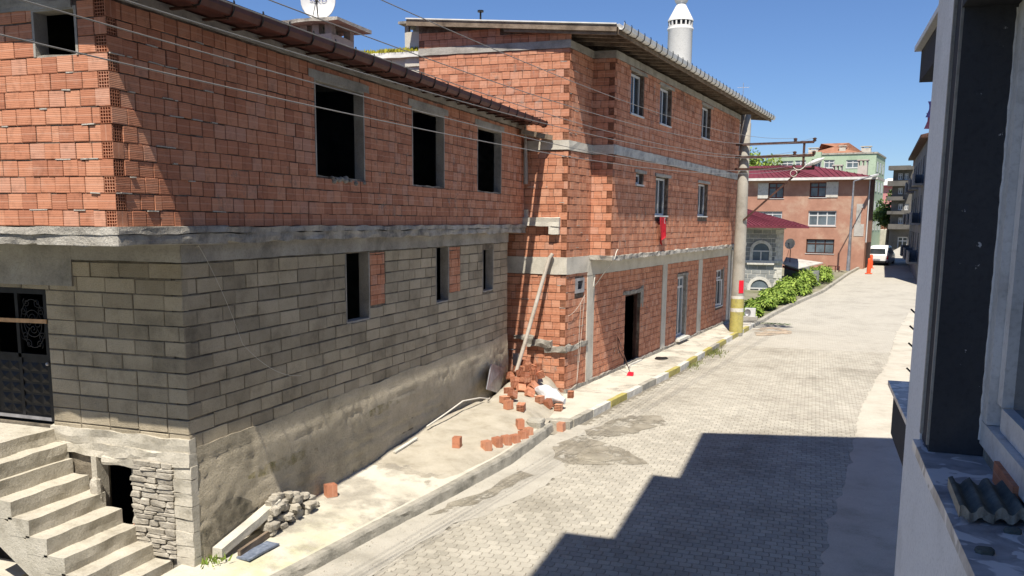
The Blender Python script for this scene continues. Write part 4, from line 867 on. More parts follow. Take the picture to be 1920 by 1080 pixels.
p = onZ(1239, 672, bz); b = lump((p.x, p.y, bz+.015), .26, .34, .018, 4, 12, 4, .5, .9); solo('dark_rag', b, M['black'], 'dark rag lying on the pavement beyond the open doorway', 'rag')

# ---------------------------------------------------------------- sand heap, bricks and rubble on the pavement
mx = lambda y: kerbx(y)-.12 if y < 19.6 else (-5.9-.1*(y-19.6) if y < 21.6 else -6.1-.2*(y-21.6))
def moundz(x, y):
    z = wz(x, min(y, 20)) if y < 20.2 else -.345
    f = smooth(14.3, 16.5, y)*smooth(-5.55, -6.3, x)
    z += .1*f*(1+.6*mnoise.noise(V((x*1.3, y*1.3, 0))))*smooth(23.8, 20, y)+.2*smooth(-6.0, -7.0, x)*smooth(16.5, 20, y)*smooth(-8.3, -7.8, x)
    z += .4*math.exp(-((x+7.5)/.75)**2-((y-23.3)/1.2)**2)
    edge = smooth(0, .5, mx(y)-x); base = wz(x, min(y, 20)) if y < 20.2 else -.345
    return base+(z-base+.018*mnoise.noise(V((x*5, y*5, 2))))*edge-.012+.018*edge*f
# 
mx0 = lambda y: kerbx(y)-.12 if y < 19.6 else (-5.9-.2*(y-19.6) if y < 21.6 else -6.3-.12*(y-21.6))
b = MB(); b.grid([[V((x, y, moundz(x, y))) for x in [-8.06+(mx(y)+8.06)*i/29 for i in range(30)]] for y in [14+i*.12 for i in range(80)]]); b.build('sand_heap', M['sand'], kind='stuff')['label'] = 'pale sand heaped on the pavement against the block wall'
hb = hollow_mb(4, 5, .92).mesh('hollow_brick_loose', M['brick']); bb_ = MB(); hm = hollow_mb(4, 5, .92)
for f_ in hm.f: bb_.face([hm.v[i] for i in f_], [(hm.v[i][0], hm.v[i][2]) for i in f_])
bb_.face([(1, -1, 0), (0, -1, 0), (0, -1, 1), (1, -1, 1)]); hb = bb_.mesh('hollow_brick', M['brick'])
def brick_at(p, yaw, pitch=0, roll=0, label=None, group=None, size=(.165, .22, .19)):
    o = obj('hollow_brick', hb); o.matrix_world = Matrix.Translation(p) @ Matrix.Rotation(yaw+math.pi, 4, 'Z') @ Matrix.Rotation(pitch, 4, 'X') @ Matrix.Rotation(roll, 4, 'Y') @ Matrix.Diagonal((*size, 1)) @ Matrix.Translation((-.5, .5, -.5))
    return tag(o, label, 'brick', group)
heap = [(942, 712, .5, .1, 0), (937, 722, .5, .0, .2), (957, 707, -.2, .35, .3), (966, 716, -.15, .3, .35), (953, 735, .15, .1, .1), (975, 703, .3, .5, .4), (981, 718, 0, .9, .2), (986, 706, -.25, .2, .1), (998, 692, .3, .15, -.3), (1000, 703, .25, .3, .1), (1001, 712, .35, .25, .1), (990, 690, .5, 1.2, 0), (1010, 690, .8, .2, 0), (1012, 705, 1.2, .2, .2), (977, 730, -.6, .2, .6), (993, 735, -.9, .5, .2), (992, 720, .2, 1.0, .4), (1000, 725, -.5, .8, .3), (972, 695, .1, .2, 1.5), (985, 682, 0, .1, 1.57), (993, 741, -.6, .5, .5), (965, 725, .9, .6, 0), (1005, 697, .2, .2, .1)]
for k, (u, v, yw, pt, rl) in enumerate(heap):
    p = onF(u, v, lambda x, y: moundz(x, y)+.02+.46*math.exp(-((x+7.15)/.65)**2-((y-23.0)/.8)**2)); brick_at(p+V((0, 0, .03)), yw-.3, pt, rl, 'hollow orange brick tipped in the heap against the corner of the brick house', 'bricks in the heap by the corner')
ones = [(1012, 752, -.25, 0, 0, 'solid-looking orange brick standing on the sand in front of the white sack'), (946, 752, .9, 0, 1.57, 'hollow brick with slots showing, left of the small group on the sand'), (961, 750, -.4, .5, .3, 'hollow brick tilted on top of the small group on the sand'), (953, 763, -.6, 1.57, 0, 'orange brick lying flat in front of the small group on the sand'), (977, 767, .1, -.15, 1.57, 'hollow brick with holes facing the road, right end of the small sand group'),
        (1070, 743, .15, 0, 0, 'hollow brick standing alone on the bright pavement beside the white sack'), (1045, 756, .1, .2, 1.57, 'orange brick lying under the right end of the white sack'), (1047, 768, .05, .05, 1.57, 'hollow orange brick lowest on the pavement edge below the white sack'), (1030, 745, .4, .3, 1.0, 'half-buried brick between the white sack and the standing orange brick'), (1028, 762, -.5, 1.2, .2, 'half-buried red brick in the sand below the sack'),
        (857, 835, .12, 1.57, 0, 'dusty slotted brick standing alone on the sandy pavement'), (975, 801, .4, 1.57, .2, 'flat orange brick on the sand behind the row of bricks'), (1052, 802, -.3, 1.5, .2, 'slotted brick lying on the road just past the end of the pavement'), (620, 922, -.62, 1.57, 0, 'single hollow orange brick with holes up beside the block wall')]
for u, v, yw, pt, rl, lb in ones:
    p = onF(u, v, (lambda x, y: moundz(x, y)+.05) if v < 850 and u < 1049 or u == 1070 else (lambda x, y: (wz(x, y) if x < kerbx(y) else G(y))+.1)); z = moundz(p.x, p.y) if u < 1040 and v < 850 else (wz(p.x, p.y) if u < 700 else (G(p.y) if u == 1052 else -.345))
    if u in (1045, 1047): z = -.345
    p.z = z+(.11 if pt > 1 else .09)+(.1 if u == 961 else 0)
    brick_at(p, yw, pt, rl, lb, None)
rowp = [(912, 838), (932, 831), (949, 828), (966, 825), (981, 818), (990, 812)]
rl_ = ['leftmost rounded dusty brick of the row along the pavement edge', 'second brick from the left in the row along the pavement edge', 'third brick from the left, low in the row along the pavement edge', 'fourth brick from the left in the row along the pavement edge', 'fifth brick, turned slightly, in the row along the pavement edge', 'rightmost orange brick of the row along the pavement edge']
for (u, v), lb in zip(rowp, rl_):
    p = onF(u, v, lambda x, y: moundz(x, y)+.06); p.z = moundz(p.x, p.y)+.07; brick_at(p, -.62 if u > 975 else -.5, 1.57, R0.uniform(-.05, .05), lb)
p = onF(1005, 797, lambda x, y: moundz(x, y)+.04); b = lump((p.x, p.y, p.z+.03), .2, .22, .13, 5, 9, 6, .25, .5); solo('concrete_lump', b, M['kerb'], 'dark broken concrete lump at the pavement end behind the brick row', 'rubble')
# white sack
sk_ = onF(1030, 742, lambda x, y: moundz(x, y)+.15); b = MB(); rows = []
for i in range(15):
    t_ = i/14; c = sk_+V((-.42+.95*t_, .1-.45*t_, .12-.16*t_)); r_ = .27*math.sin(min(1, t_*1.5+.16)*math.pi*.62)*(1-.62*smooth(.55, 1, t_)); row = []
    for k in range(18):
        a = 2*math.pi*k/18; rr = r_*(1+.16*math.sin(a*3+t_*6)+.13*math.sin(a*6+t_*14)+.3*mnoise.noise(V((t_*7, a*1.3, 3)))); row.append(c+V((.1*math.cos(a)*rr, math.cos(a)*rr, .8*math.sin(a)*rr)))
    rows.append(row)
b.grid(rows, True); b.face(rows[0]); b.face(rows[-1]); solo('white_sack', b, M['sackw'], 'crumpled white sack lying on the sand at the corner of the brick house', 'sack')
b = MB(); q0, q1, q2, q3 = onX(920, 682, X0+.15), onY(945, 690, 22.6), onY(935, 738, 22.1), onX(911, 730, X0+.4); b.hexa([q3, q2, q2+V((.02, .02, 0)), q3+V((.02, .02, 0)), q0, q1, q1+V((.02, .02, 0)), q0+V((.02, .02, 0))]); solo('metal_sheet', b, M['metal'], 'grey metal sheet leaning against the block wall beside the brick heap', 'sheet')
b = MB(); b.tube([onX(800, 800, X0+.2), onX(835, 776, X0+.3), onX(868, 752, X0+.35), onX(900, 746, X0+.4), onX(918, 748, X0+.45)], .018, 6); solo('plastic_hose', b, M['cream'], 'pale hose arching out of the sand along the block wall', 'hose')
b = MB(); p0, p1 = onX(740, 861, X0+.22), onX(781, 827, X0+.25); p0.z = moundz(p0.x, p0.y)+.03; p1.z = moundz(p1.x, p1.y)+.05; b.bar(p0, p1, .07, .03); solo('white_strip', b, M['wpaint'], 'white plastic strip lying on the pavement at the foot of the wall', 'strip')
b = MB(); q = onY(955, 690, 23.45); b.tube([q+V((-.05, 0, .1)), q+V((-.05, 0, .55)), q+V((.2, 0, .55))], .02, 6); b.box((q.x+.12, q.y-.05, q.z+.1), (q.x+.3, q.y, q.z+.45)); solo('water_meter', b, M['metal'], 'small dark water meter box with white pipe behind the brick heap', 'meter')
# stones stacked by the wall
spots = []; r = random.Random(12)
def stz(y): return walkz(y)
base = onZ(525, 985, -.45)
for lay_ in range(5):
    n = (9, 9, 8, 6, 4)[lay_]
    for k in range(n):
        y = 11.05+.05*lay_+k*.15*(1-.02*lay_)+r.uniform(-.04, .04); x = -7.98+r.uniform(0, .24)*(1-.15*lay_)
        sx, sy, szz = r.uniform(.06, .12), r.uniform(.06, .13), r.uniform(.04, .07)
        b = lump((x, y, wz(x, y)+.05+lay_*.098), sx, sy, szz, k+lay_*9, 9, 6, .38, .42); solo('stone', b, M['stone'], 'pale broken stone in the pile against the foot of the block wall', 'stone', 'stones piled by the wall')
for (u, v, s_) in ((560, 965, .1), (572, 957, .07), (578, 965, .06), (590, 957, .07)):
    p = onZ(u, v, -.38); p.z = wz(p.x, p.y)+s_*.6; b = lump(p, s_*1.2, s_, s_*.8, u, 8, 5, .3, .6); solo('stone', b, M['stone'], {560: 'larger rounded stone fallen in front of the stone pile', 572: 'flat stone fallen right of the rounded one by the pile', 578: 'small stone between the pile and its last outlying stone', 590: 'outlying stone farthest right of the stone pile'}[u], 'stone')
def plank(name, mat, p0, p1, w_, h, lb, cat):
    b = MB(); d = (p1-p0); L_ = d.length; d.normalize(); n_ = V((d.y, -d.x, 0)).normalized(); b.rough(V((p0.x, p0.y, 0)), d, n_, (0, -w_/2, 0), (L_, w_/2, h), .12, .006, L_)
    for i, q in enumerate(b.v): b.v[i] = (q[0], q[1], q[2]+p0.z)
    return solo(name, b, mat, lb, cat)
p0, p1 = V((-7.97, 9.95, 0)), V((-7.93, 11.4, 0)); p0.z = wz(-8, 10)+.03; plank('concrete_post', M['band'], p0, p1, .17, .13, 'pale concrete post lying along the foot of the wall', 'post')
p0, p1 = onZ(448, 1040, -.33), onZ(520, 995, -.33); p0.z = wz(p0.x, 10.5); plank('timber_offcut', M['wood'], p0, p1, .05, .1, 'grey timber offcut between the concrete post and the blue slab', 'timber')
t = NT('blue_grey_slate'); n = t.noise(14, 6, .7); M['slate'] = t.out(t.ramp(n, [(.3, (.08, .1, .14)), (.55, (.16, .19, .25)), (.75, (.3, .33, .4))]), .5, n, .1)
p0, p1 = onZ(455, 1050, -.38), onZ(512, 1020, -.38); p0.z = wz(p0.x, 10.5)+.005; plank('slate_slab', M['slate'], p0, p1, .24, .03, 'blue-grey slate slab lying flat near the stone pile', 'slab')
# tufts of weeds
def leafmat(name, c0, c1):
    t = NT(name); r_ = t.rnd(); cc = t.mix(r_, c0, c1); t.b.inputs['Subsurface Weight'].default_value = 0
    return t.out(cc, .6)
M['leaf'] = leafmat('fern_green', (.11, .19, .025), (.3, .39, .075)); M['leafd'] = leafmat('dark_green', (.03, .06, .015), (.07, .12, .03)); M['grass'] = leafmat('dry_grass', (.1, .14, .03), (.24, .24, .09))
def tuft(c, n, rx, ry, h, mat, label, name='weed_tuft', cat='weeds', seed=1):
    r = random.Random(seed); b = MB()
    for k in range(n):
        x, y = c[0]+r.gauss(0, rx*.5), c[1]+r.gauss(0, ry*.5); hh = h*r.uniform(.3, 1); a = r.uniform(0, 6.28); w_ = .012+hh*.06; b.rnd = r.uniform(.01, .99); lx, ly = r.uniform(-.6, .6)*hh, r.uniform(-.6, .6)*hh
        b.face([(x-w_*math.cos(a), y-w_*math.sin(a), c[2]-.01), (x+w_*math.cos(a), y+w_*math.sin(a), c[2]-.01), (x+lx*.5+w_*.6*math.cos(a), y+ly*.5+w_*.6*math.sin(a), c[2]+hh*.6), (x+lx, y+ly, c[2]+hh)])
    return solo(name, b, mat, label, cat)
p = onZ(378, 1070, -.48); tuft((p.x+.1, p.y+.05, wz(p.x, p.y)-.0), 90, .2, .25, .11, M['leaf'], 'green weeds at the bottom corner of the block wall', seed=1)['kind'] = 'stuff'
p = onZ(1335, 660, -.5); tuft((p.x, p.y, G(34)), 420, .5, 1.2, .14, M['grass'], 'dry grass tuft at the foot of the painted kerb', seed=2)['kind'] = 'stuff'
p = onZ(1300, 683, -.5); tuft((p.x, p.y, G(31)), 260, .3, 1.0, .1, M['grass'], 'thin grass line along the painted kerb before the dry tuft', seed=3)['kind'] = 'stuff'

# ================================================================ utility pole and its wires
pb = V((-3.13, 40.2, -.36)); tp = 9.25
po = thing('utility_pole', 'concrete utility pole with yellow and white painted foot and three iron crossarms', 'pole', pb)
rp = lambda z: .3-.0095*(z+.36)
def ring(b, z0, z1, e=0): b.lathe((pb.x, pb.y, 0), [(rp(z0)+e, z0), (rp(z1)+e, z1)], 20)
b = MB(); b.lathe((pb.x, pb.y, 0), [(rp(-.5), -.5), (rp(3), 3), (rp(6), 6), (rp(tp), tp), (0, tp)], 20); b.build('shaft', M['pole'], po)
zz = [onY(1383, v, 40.0).z for v in (555, 560.5, 578, 585)]
b = MB(); ring(b, -.37, zz[3], .006); ring(b, zz[2], zz[1], .006); b.build('yellow_paint', M['yellow'], po)
b = MB(); ring(b, zz[3], zz[2], .008); ring(b, zz[1], zz[0], .008); b.build('white_paint', M['wpaint'], po)
b = MB(); za, zb = onY(1388, 550, 39.9).z, onY(1388, 526, 39.9).z
b.grid([[V((pb.x+(rp(z)+.015)*math.cos(a), pb.y+(rp(z)+.015)*math.sin(a), z)) for a in [rad(-78+8*k) for k in range(7)]] for z in (za, zb)]); b.build('red_plate', M['red'], po)
arms = []
for k, v in enumerate((272, 296, 318)):
    z = onY(1400, v, 40.2).z; e = onY(1527, (266, 291, 316)[k], 40.0); b = MB(); b.bar(V((pb.x, pb.y-.3, z)), e, .09, .1); b.bar(V((pb.x-.35, pb.y-.3, z)), V((pb.x+.3, pb.y-.32, z)), .1, .1); b.build('crossarm', M['iron'], po); arms.append((z, e))
b = MB(); xp = onY(1507, 290, 40.0).x; b.bar(V((xp, 40.02, arms[2][1].z-.02)), V((xp, 40.02, arms[0][1].z-.04)), .1, .1, V((0, 1, 0))); b.build('arm_post', M['iron'], po)
b = MB(); b.bar(onY(1394, 413, 39.95), onY(1500, 320, 40.0), .08, .08); b.build('diagonal_brace', M['iron'], po)
ins = []
for k in range(3):
    for u in (1490, 1526):
        e = arms[k][1]; x = onY(u, 290, 40.0).x; zc = e.z+.05 if k < 2 else e.z-.05; ins.append(V((x, 40.0, e.z+.17)))
        b = MB(); b.lathe((x, 40.0, e.z), [(.0, .0), (.05, .02), (.08, .06), (.05, .09), (.09, .13), (.06, .17), (.0, .19)], 10); b.build('insulator', M['iron'], po)
b = MB(); p = onY(1513, 305, 39.95); rows = []
for i in range(9):
    t_ = i/8; c = p+V((-.05+.75*t_, 0, -.12+.3*t_)); r_ = .16*math.sin(math.pi*min(1, t_*.8+.12)); rows.append([c+V((0, math.cos(a)*r_*1.2, math.sin(a)*r_*.7)) for a in [2*math.pi*q/12 for q in range(12)]])
b.grid(rows, True); b.face(rows[0]); b.face(rows[-1]); b.build('lamp_head', M['white'], po)
b = MB(); b.tube(hang(onY(1487, 313, 39.9), onY(1512, 308, 39.9), .18), .02, 5); b.tube([onY(1488, 325, 39.9)+V((.14*math.cos(a), 0, .14*math.sin(a))) for a in [k*.6 for k in range(11)]], .015, 5); b.build('cable_loop', M['cream'], po)
NEAR = V((-5.9, 2.0, 0))
wires = [(0, [(1400, 251), (1180, 200), (960, 102), (717, 0)], 'topmost overhead wire, crossing the sky above the brick house'), (1, [(1400, 261), (1180, 243), (960, 174), (552, 0)], 'overhead wire second from the top, crossing in front of the satellite dish'), (2, [(1400, 285), (1180, 264), (960, 202), (785, 130), (480, 14)], 'overhead wire third from the top, just above the red gutter'), (3, [(1400, 293), (1180, 274), (960, 215), (480, 75), (240, 0)], 'overhead wire fourth from the top, along the ring beam of the left house'), (4, [(1400, 321), (1180, 298), (960, 249), (480, 125), (27, 0)], 'overhead wire second from the bottom, across the upper brick windows'), (5, [(1400, 324), (1180, 312), (892, 265), (480, 175), (0, 61)], 'lowest overhead wire, across the middle of the brick windows')]
for k, pts, lb in wires:
    P0 = ins[k]; d = (NEAR-V((P0.x, P0.y, 0))).normalized(); n_ = V((d.y, -d.x, 0)); pp = [P0]+[onP(u, v, P0, n_) for u, v in pts]
    e = pp[-1]+(pp[-1]-pp[-2])*(.25*40/max(1, (pp[-1]-pp[-2]).length)) if (pp[-1]-pp[-2]).length > .1 else pp[-1]
    q = [((p-P0).dot(d), p.z) for p in pp]                       # least-squares parabola through the points: one even sag
    def fit(q):
        S_ = [[0.0]*4 for _ in range(3)]
        for x, z in q:
            ba = (1, x, x*x)
            for i in range(3):
                for j in range(3): S_[i][j] += ba[i]*ba[j]
                S_[i][3] += ba[i]*z
        for i in range(3):
            pv_ = S_[i][i]; S_[i] = [c/pv_ for c in S_[i]]
            for j in range(3):
                if j != i: S_[j] = [a-S_[j][i]*c for a, c in zip(S_[j], S_[i])]
        return [S_[i][3] for i in range(3)]
    c0, c1, c2 = fit(q+[q[0]]*3); xm = max(x for x, _ in q)+6
    b = MB(); b.tube([P0+d*(xm*i/60)+V((0, 0, c0+c1*(xm*i/60)+c2*(xm*i/60)**2-P0.z)) for i in range(61)], .0065, 5); solo('overhead_wire', b, M['wire'], lb, 'wire')

# ================================================================ the building the view is taken from
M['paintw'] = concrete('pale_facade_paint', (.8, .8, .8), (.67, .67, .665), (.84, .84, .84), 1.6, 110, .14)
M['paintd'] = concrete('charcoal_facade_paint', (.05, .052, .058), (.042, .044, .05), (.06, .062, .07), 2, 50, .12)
t = NT('veined_marble'); n = t.noise(7, 6, .7, dist=.6); n2 = t.noise(2.6, 5, .65); cc = t.ramp(n, [(.3, (.14, .145, .165)), (.5, (.34, .35, .38)), (.7, (.5, .51, .54))])
n3 = t.ramp(t.noise(9, 3, .5, dist=.8), [(.53, 0), (.56, 1)]); cc = t.mix(t.math('MULTIPLY', n3, .85), cc, (.75, .75, .76)); M['marble'] = t.out(cc, .35, n, .08)
M['pvc'] = concrete('dusty_window_plastic', (.6, .6, .6), (.45, .44, .43), (.66, .66, .66), 6, 60, .1, rough=.5)
XB, YJ, YP, ZSILL = .35, 2.76, 3.33, 3.93
XWN = onY(1866, 500, YJ).x
own = thing('apartment_building', 'pale apartment building at the right edge with charcoal window reveal', 'building', (1.2, 1, -.6))
b = MB(); b.box((XB, YJ+.17, -.6), (1.8, YP, 13.7)); b.build('corner_pier', M['paintw'], own)
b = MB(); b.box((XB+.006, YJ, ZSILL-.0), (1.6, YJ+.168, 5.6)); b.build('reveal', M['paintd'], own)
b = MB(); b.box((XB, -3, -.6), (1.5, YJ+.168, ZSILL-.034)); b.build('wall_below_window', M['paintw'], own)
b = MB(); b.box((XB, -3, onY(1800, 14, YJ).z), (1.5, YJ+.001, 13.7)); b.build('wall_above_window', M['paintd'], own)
b = MB(); b.box((XB, -3, ZSILL-.03), (.9, -1.0, onY(1800, 14, YJ).z-.003)); b.build('near_jamb', M['paintw'], own)
b = MB(); b.rough(V((0, -1, 0)), V((0, 1, 0)), V((1, 0, 0)), (0, XB-.022, ZSILL-.03), (YJ+1+.15, XWN+.05, ZSILL), .1, .0015, 3); b.build('marble_sill', M['marble'], own)
zt_ = onY(1800, 14, YJ).z
b = MB(); b.box((XWN, YJ-.075, ZSILL+.11), (XWN+.07, YJ-.002, zt_-.002)); b.box((XWN, -1, ZSILL+.04), (XWN+.07, YJ-.002, ZSILL+.108)); b.box((XWN, -1, zt_-.08), (XWN+.07, YJ-.076, zt_-.002))
b.box((XWN+.022, YJ-.14, ZSILL+.175), (XWN+.07, YJ-.077, zt_-.082)); b.box((XWN+.022, -1, ZSILL+.11), (XWN+.07, YJ-.142, ZSILL+.173)); wn = b.build('window', M['pvc'], own)
b = MB(); b.face([(XWN+.05, -1, ZSILL+.17), (XWN+.05, YJ-.14, ZSILL+.17), (XWN+.05, YJ-.14, zt_-.08), (XWN+.05, -1, zt_-.08)]); b.build('pane', M['glass'], wn)
b = MB(); b.rough(V((0, -1, 0)), V((0, 1, 0)), V((1, 0, 0)), (0, XWN+.01, ZSILL-.0), (YJ+.99, XWN+.06, ZSILL+.042), .05, .004, 6); b.build('mortar_bed', M['mortarg'], wn)
b = MB(); b.box((XWN+.08, -3, 3.0), (1.49, YJ-.001, zt_)); 
b = MB(); b.box((1.5, -22, -.6), (11, 12.2, 13.7)); b.build('main_body', M['paintw'], own)
b = MB(); b.box((XB, -22, -.6), (1.49, -3.01, 13.7)); b.build('bay_wall', M['paintw'], own)
b = MB(); RZ = 14.0
pl = [(-1.97, -24), (-1.97, 5.3), (-1.14, 5.3), (-1.14, 9.02), (-.6, 9.02), (-.6, 12.9), (3.9, 14.0), (11.5, 14.0), (11.5, -24)]
b.face([V((x, y, RZ)) for x, y in pl][::-1]); b.face([V((x, y, RZ-.28)) for x, y in pl])
for i in range(len(pl)): p, q = pl[i], pl[(i+1) % len(pl)]; b.face([V((p[0], p[1], RZ-.28)), V((q[0], q[1], RZ-.28)), V((q[0], q[1], RZ)), V((p[0], p[1], RZ))])
b.build('stepped_roof', M['paintw'], own)
rr_ = random.Random(9); b = MB(); zs_l = [ZSILL+.05+(zt_-ZSILL-.06)*i/60 for i in range(61)]
b.tube([V((XWN-.001, YJ-.003, z)) for z in zs_l], [rr_.uniform(.003, .006) for _ in zs_l], 7); b.build('plaster_seal', M['pvc'], wn)
b = MB(); b.box((XB-.002, YJ+.15, ZSILL+.02), (XB+.008, YJ+.1695, 5.6)); b.box((XB-.001, YJ+.001, ZSILL+.02), (XB+.0075, YJ+.012, 5.6)); b.build('corner_bead', M['tile'] if 'tile' in M else M['beam'], own)
M['splash'] = concrete('paint_splash', (.4, .41, .42), None, None, 9, 60, .2); thin(M['splash'], 34, .66, .7)
b = MB(); b.grid([[V((XB+.03+(XWN-XB-.04)*i/6, YJ-.0025, ZSILL+.01+(zt_-ZSILL-.02)*j/12)) for i in range(7)] for j in range(13)]); b.build('paint_splashes', M['splash'], own)
# ledges of the next bay
XQ = .42
def ledge(u0, v0, u1, v1, marble):
    p, q = onX(u0, v0, XQ), onX(u1, v1, XQ+.045); z1, z0 = p.z, q.z; ye = p.y
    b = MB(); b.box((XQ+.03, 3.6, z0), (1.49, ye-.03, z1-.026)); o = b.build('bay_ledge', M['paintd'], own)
    b = MB(); b.box((XQ, 3.6, z1-.024), (1.49, ye, z1)); b.build('ledge_top', marble, o)
ledge(1665, 713, 1669, 795, M['marble']); ledge(1715, 88, 1717, 171, M['paintw'])
gr = thing('iron_grille', 'four short dark iron rods sticking out beside the pale pier', 'grille', (.6, 5, 3)); xg = .55
for v in (580, 611, 643, 690):
    b = MB(); p = onX(1700+(690-v)*.075, v, xg); b.tube([p, p+V((.1, -.1, -.09))], .005, 6); b.build('rod', M['black'], gr)
# broken roof tile and brick scrap on the sill
b = MB(); za = ZSILL+.012; pa, pc = onZ(1778, 893, za+.03), onZ(1800, 948, za+.03); ln_ = V((pc.x-pa.x, pc.y-pa.y, 0)); acr = onZ(1925, 955, za+.03)-pc; acr.z = 0; acr = acr*1.25
rows, rows2 = [], []
for j in range(7):
    r1, r2 = [], []
    for i in range(45):
        s_ = i/44; h = .009*(1+math.sin(s_*6.283*4.2+.6)); o_ = V((0, 0, 0)) if 0 < j < 6 else V((mnoise.noise(V((s_*14, j, 0)))*.006, mnoise.noise(V((s_*14, j, 5)))*.012, 0))
        p = pa+ln_*(j/6)+acr*s_+o_; r1.append(V((p.x, p.y, za+h+.013))); r2.append(V((p.x, p.y, za+h*.7-.008)))
    rows.append(r1); rows2.append(r2)
b.grid(rows); b.m = 1; b.grid(rows2[::-1]); b.grid([rows[-1], rows2[-1]]); b.grid([rows2[0], rows[0]]); b.grid([[r[0] for r in rows], [r[0] for r in rows2]])
M['tile'] = concrete('mossy_grey_tile', (.1, .115, .105), (.06, .07, .065), (.17, .185, .17), 12, 90, .3, stain=((.5, .5, .48), 30, .72)); M['tilee'] = concrete('broken_tile_edge', (.36, .34, .29), None, None, 20, 90, .5)
solo('roof_tile_fragment', b, [M['tile'], M['tilee']], 'broken corrugated grey roof tile lying on the marble window sill', 'roof tile')
p0, p1 = onX(1868, 838, XWN-.01), onX(1904, 888, XWN-.01); b = MB(); b.box((XWN-.012, p1.y, ZSILL+.005), (XWN+.02, p0.y, ZSILL+.06)); solo('brick_scrap', b, M['brick'], 'thin red brick scrap wedged under the window frame on the sill', 'brick')
for (u, v, s_, lb) in ((1898, 995, .012, 'small dark pebble near the right end of the marble sill'), (1845, 1033, .013, 'flat dark crumb at the near edge of the marble sill'), (1875, 880, .008, 'small crumb of mortar beside the brick scrap on the sill')):
    p = onZ(u, v, ZSILL+.004); b = lump(p, s_*1.6, s_*1.3, s_*.6, u, 7, 4); solo('mortar_crumb', b, M['tile'], lb, 'crumb')

# right-hand concrete verge with a ragged edge
pts = [onZ(u, v, G(14)+.012) for u, v in ((1535, 1090), (1552, 990), (1578, 925), (1590, 880))]+[onZ(u, v, G(30)+.012) for u, v in ((1600, 830), (1612, 770), (1640, 715), (1663, 680), (1676, 640))]+[V((3.9, 44, 0)), V((5.2, 52, 0)), V((6.9, 61, 0)), V((9.5, 77, 0))]
b = MB(); rows = []; y = 6.0
def vx(y):
    pp = [V((pts[0].x-.1, -5, 0))]+pts
    for a, c in zip(pp, pp[1:]):
        if y <= c.y: return a.x+(c.x-a.x)*(y-a.y)/(c.y-a.y)
    return pp[-1].x
while y < 77:
    x = vx(y)+.13*mnoise.noise(V((3, y*1.7, 1)))+.07*mnoise.noise(V((3, y*6, 1))); rows.append([V((x, y, G(y)+.004)), V((x+.02, y, G(y)+.014))]+[V((x+(14-x)*k/6, y, G(y)+.016)) for k in range(1, 7)]); y += .2
b.grid(rows); b.build('verge', M['walk'], kind='structure')

# ================================================================ far houses
def bframe(u, v, t_, vpx):
    p = atD(u, v, t_); d = ray(vpx, 419); d.z = 0; d.normalize()
    if d.dot(Rt) < 0: d = -d
    n_ = V((d.y, -d.x, 0))
    if n_.dot(CAM-p) < 0: n_ = -n_
    return Frame((p.x, p.y, 0), d, n_)
def wins(th, par, F, rects, **k):
    for r_ in rects:
        (a, z1), (c, z0) = F.sz(r_[0], r_[1]), F.sz(r_[2], r_[3]); kk = dict(k); mu = r_[4] if len(r_) > 4 else 1; kk['mull'] = [a+(c-a)*(i+1)/(mu+1) for i in range(mu)]; kk['trans'] = (z0+(z1-z0)*.68,); 
        if len(r_) > 5: kk['fr'] = r_[5]
        window(par, F, a, c, z0, z1, **kk)
def rects2op(F, rects): 
    o = []
    for r_ in rects: (a, z1), (c, z0) = F.sz(r_[0], r_[1]), F.sz(r_[2], r_[3]); o.append((a, c, z0, z1))
    return o
def bodybox(b, F, s0, s1, z0, z1, dep):
    f = [F.p(s0, 0), F.p(s1, 0), F.p(s1, 0, -dep), F.p(s0, 0, -dep)]; lo = [p+V((0, 0, z0)) for p in f]; hi = [p+V((0, 0, z1)) for p in f]
    for i in (1, 2, 3): b.face([lo[i], lo[(i+1) % 4], hi[(i+1) % 4], hi[i]])
    b.face(hi)
t = NT('faded_orange_render'); n = t.noise(.35, 6, .7); n2 = t.noise(1.4, 5, .7); cc = t.ramp(n, [(.3, (.36, .185, .13)), (.52, (.42, .225, .16)), (.66, (.47, .32, .235))]); cc = t.mix(.4, cc, t.ramp(n2, [(.3, .7), (.6, 1.0)]), 'MULTIPLY'); M['orng'] = t.out(cc, .9, n2, .15)
M['brownf'] = plain('brown_window_frame', (.12, .04, .03), .6); M['cement'] = concrete('cement_patch', (.42, .4, .37), None, None, 2, 20, .2)
FO = bframe(1618, 507, 76, -2000); zl = FO.p(0, 0).z; zo = 4.6-88*76/FPX
_, zt = FO.sz(1600, 333); s0, _ = FO.sz(1385, 400)
orr = [(1441, 343, 1469, 372, 1, M['brownf']), (1519, 342, 1549, 370, 1, M['brownf']), (1412, 396, 1466, 413, 2), (1516, 395, 1567, 424, 2), (1512, 448, 1563, 476, 2, M['iron'])]
th = thing('orange_apartment_house', 'faded orange three-storey house with crimson metal roof beyond the hedge', 'house', FO.p(s0/2, -.4))
b = MB(); cells(b, FO, s0, 0, -.6, zt, rects2op(FO, orr), .25); bodybox(b, FO, s0, 0, -.6, zt, 4.5); wl = b.build('wall', M['orng'], th)
wins(th, wl, FO, orr, d=-.12, w_=.1, gl=M['glassb'])
for r_ in ((1422, 344, 1440, 372), (1550, 341, 1571, 370)): (a, z1), (c, z0) = FO.sz(*r_[:2]), FO.sz(*r_[2:]); b = MB(); b.fbox(FO.O, FO.ex, FO.en, (a, 0, z0), (c, .06, z1)); b.build('shutter', M['wpaint'], wl)
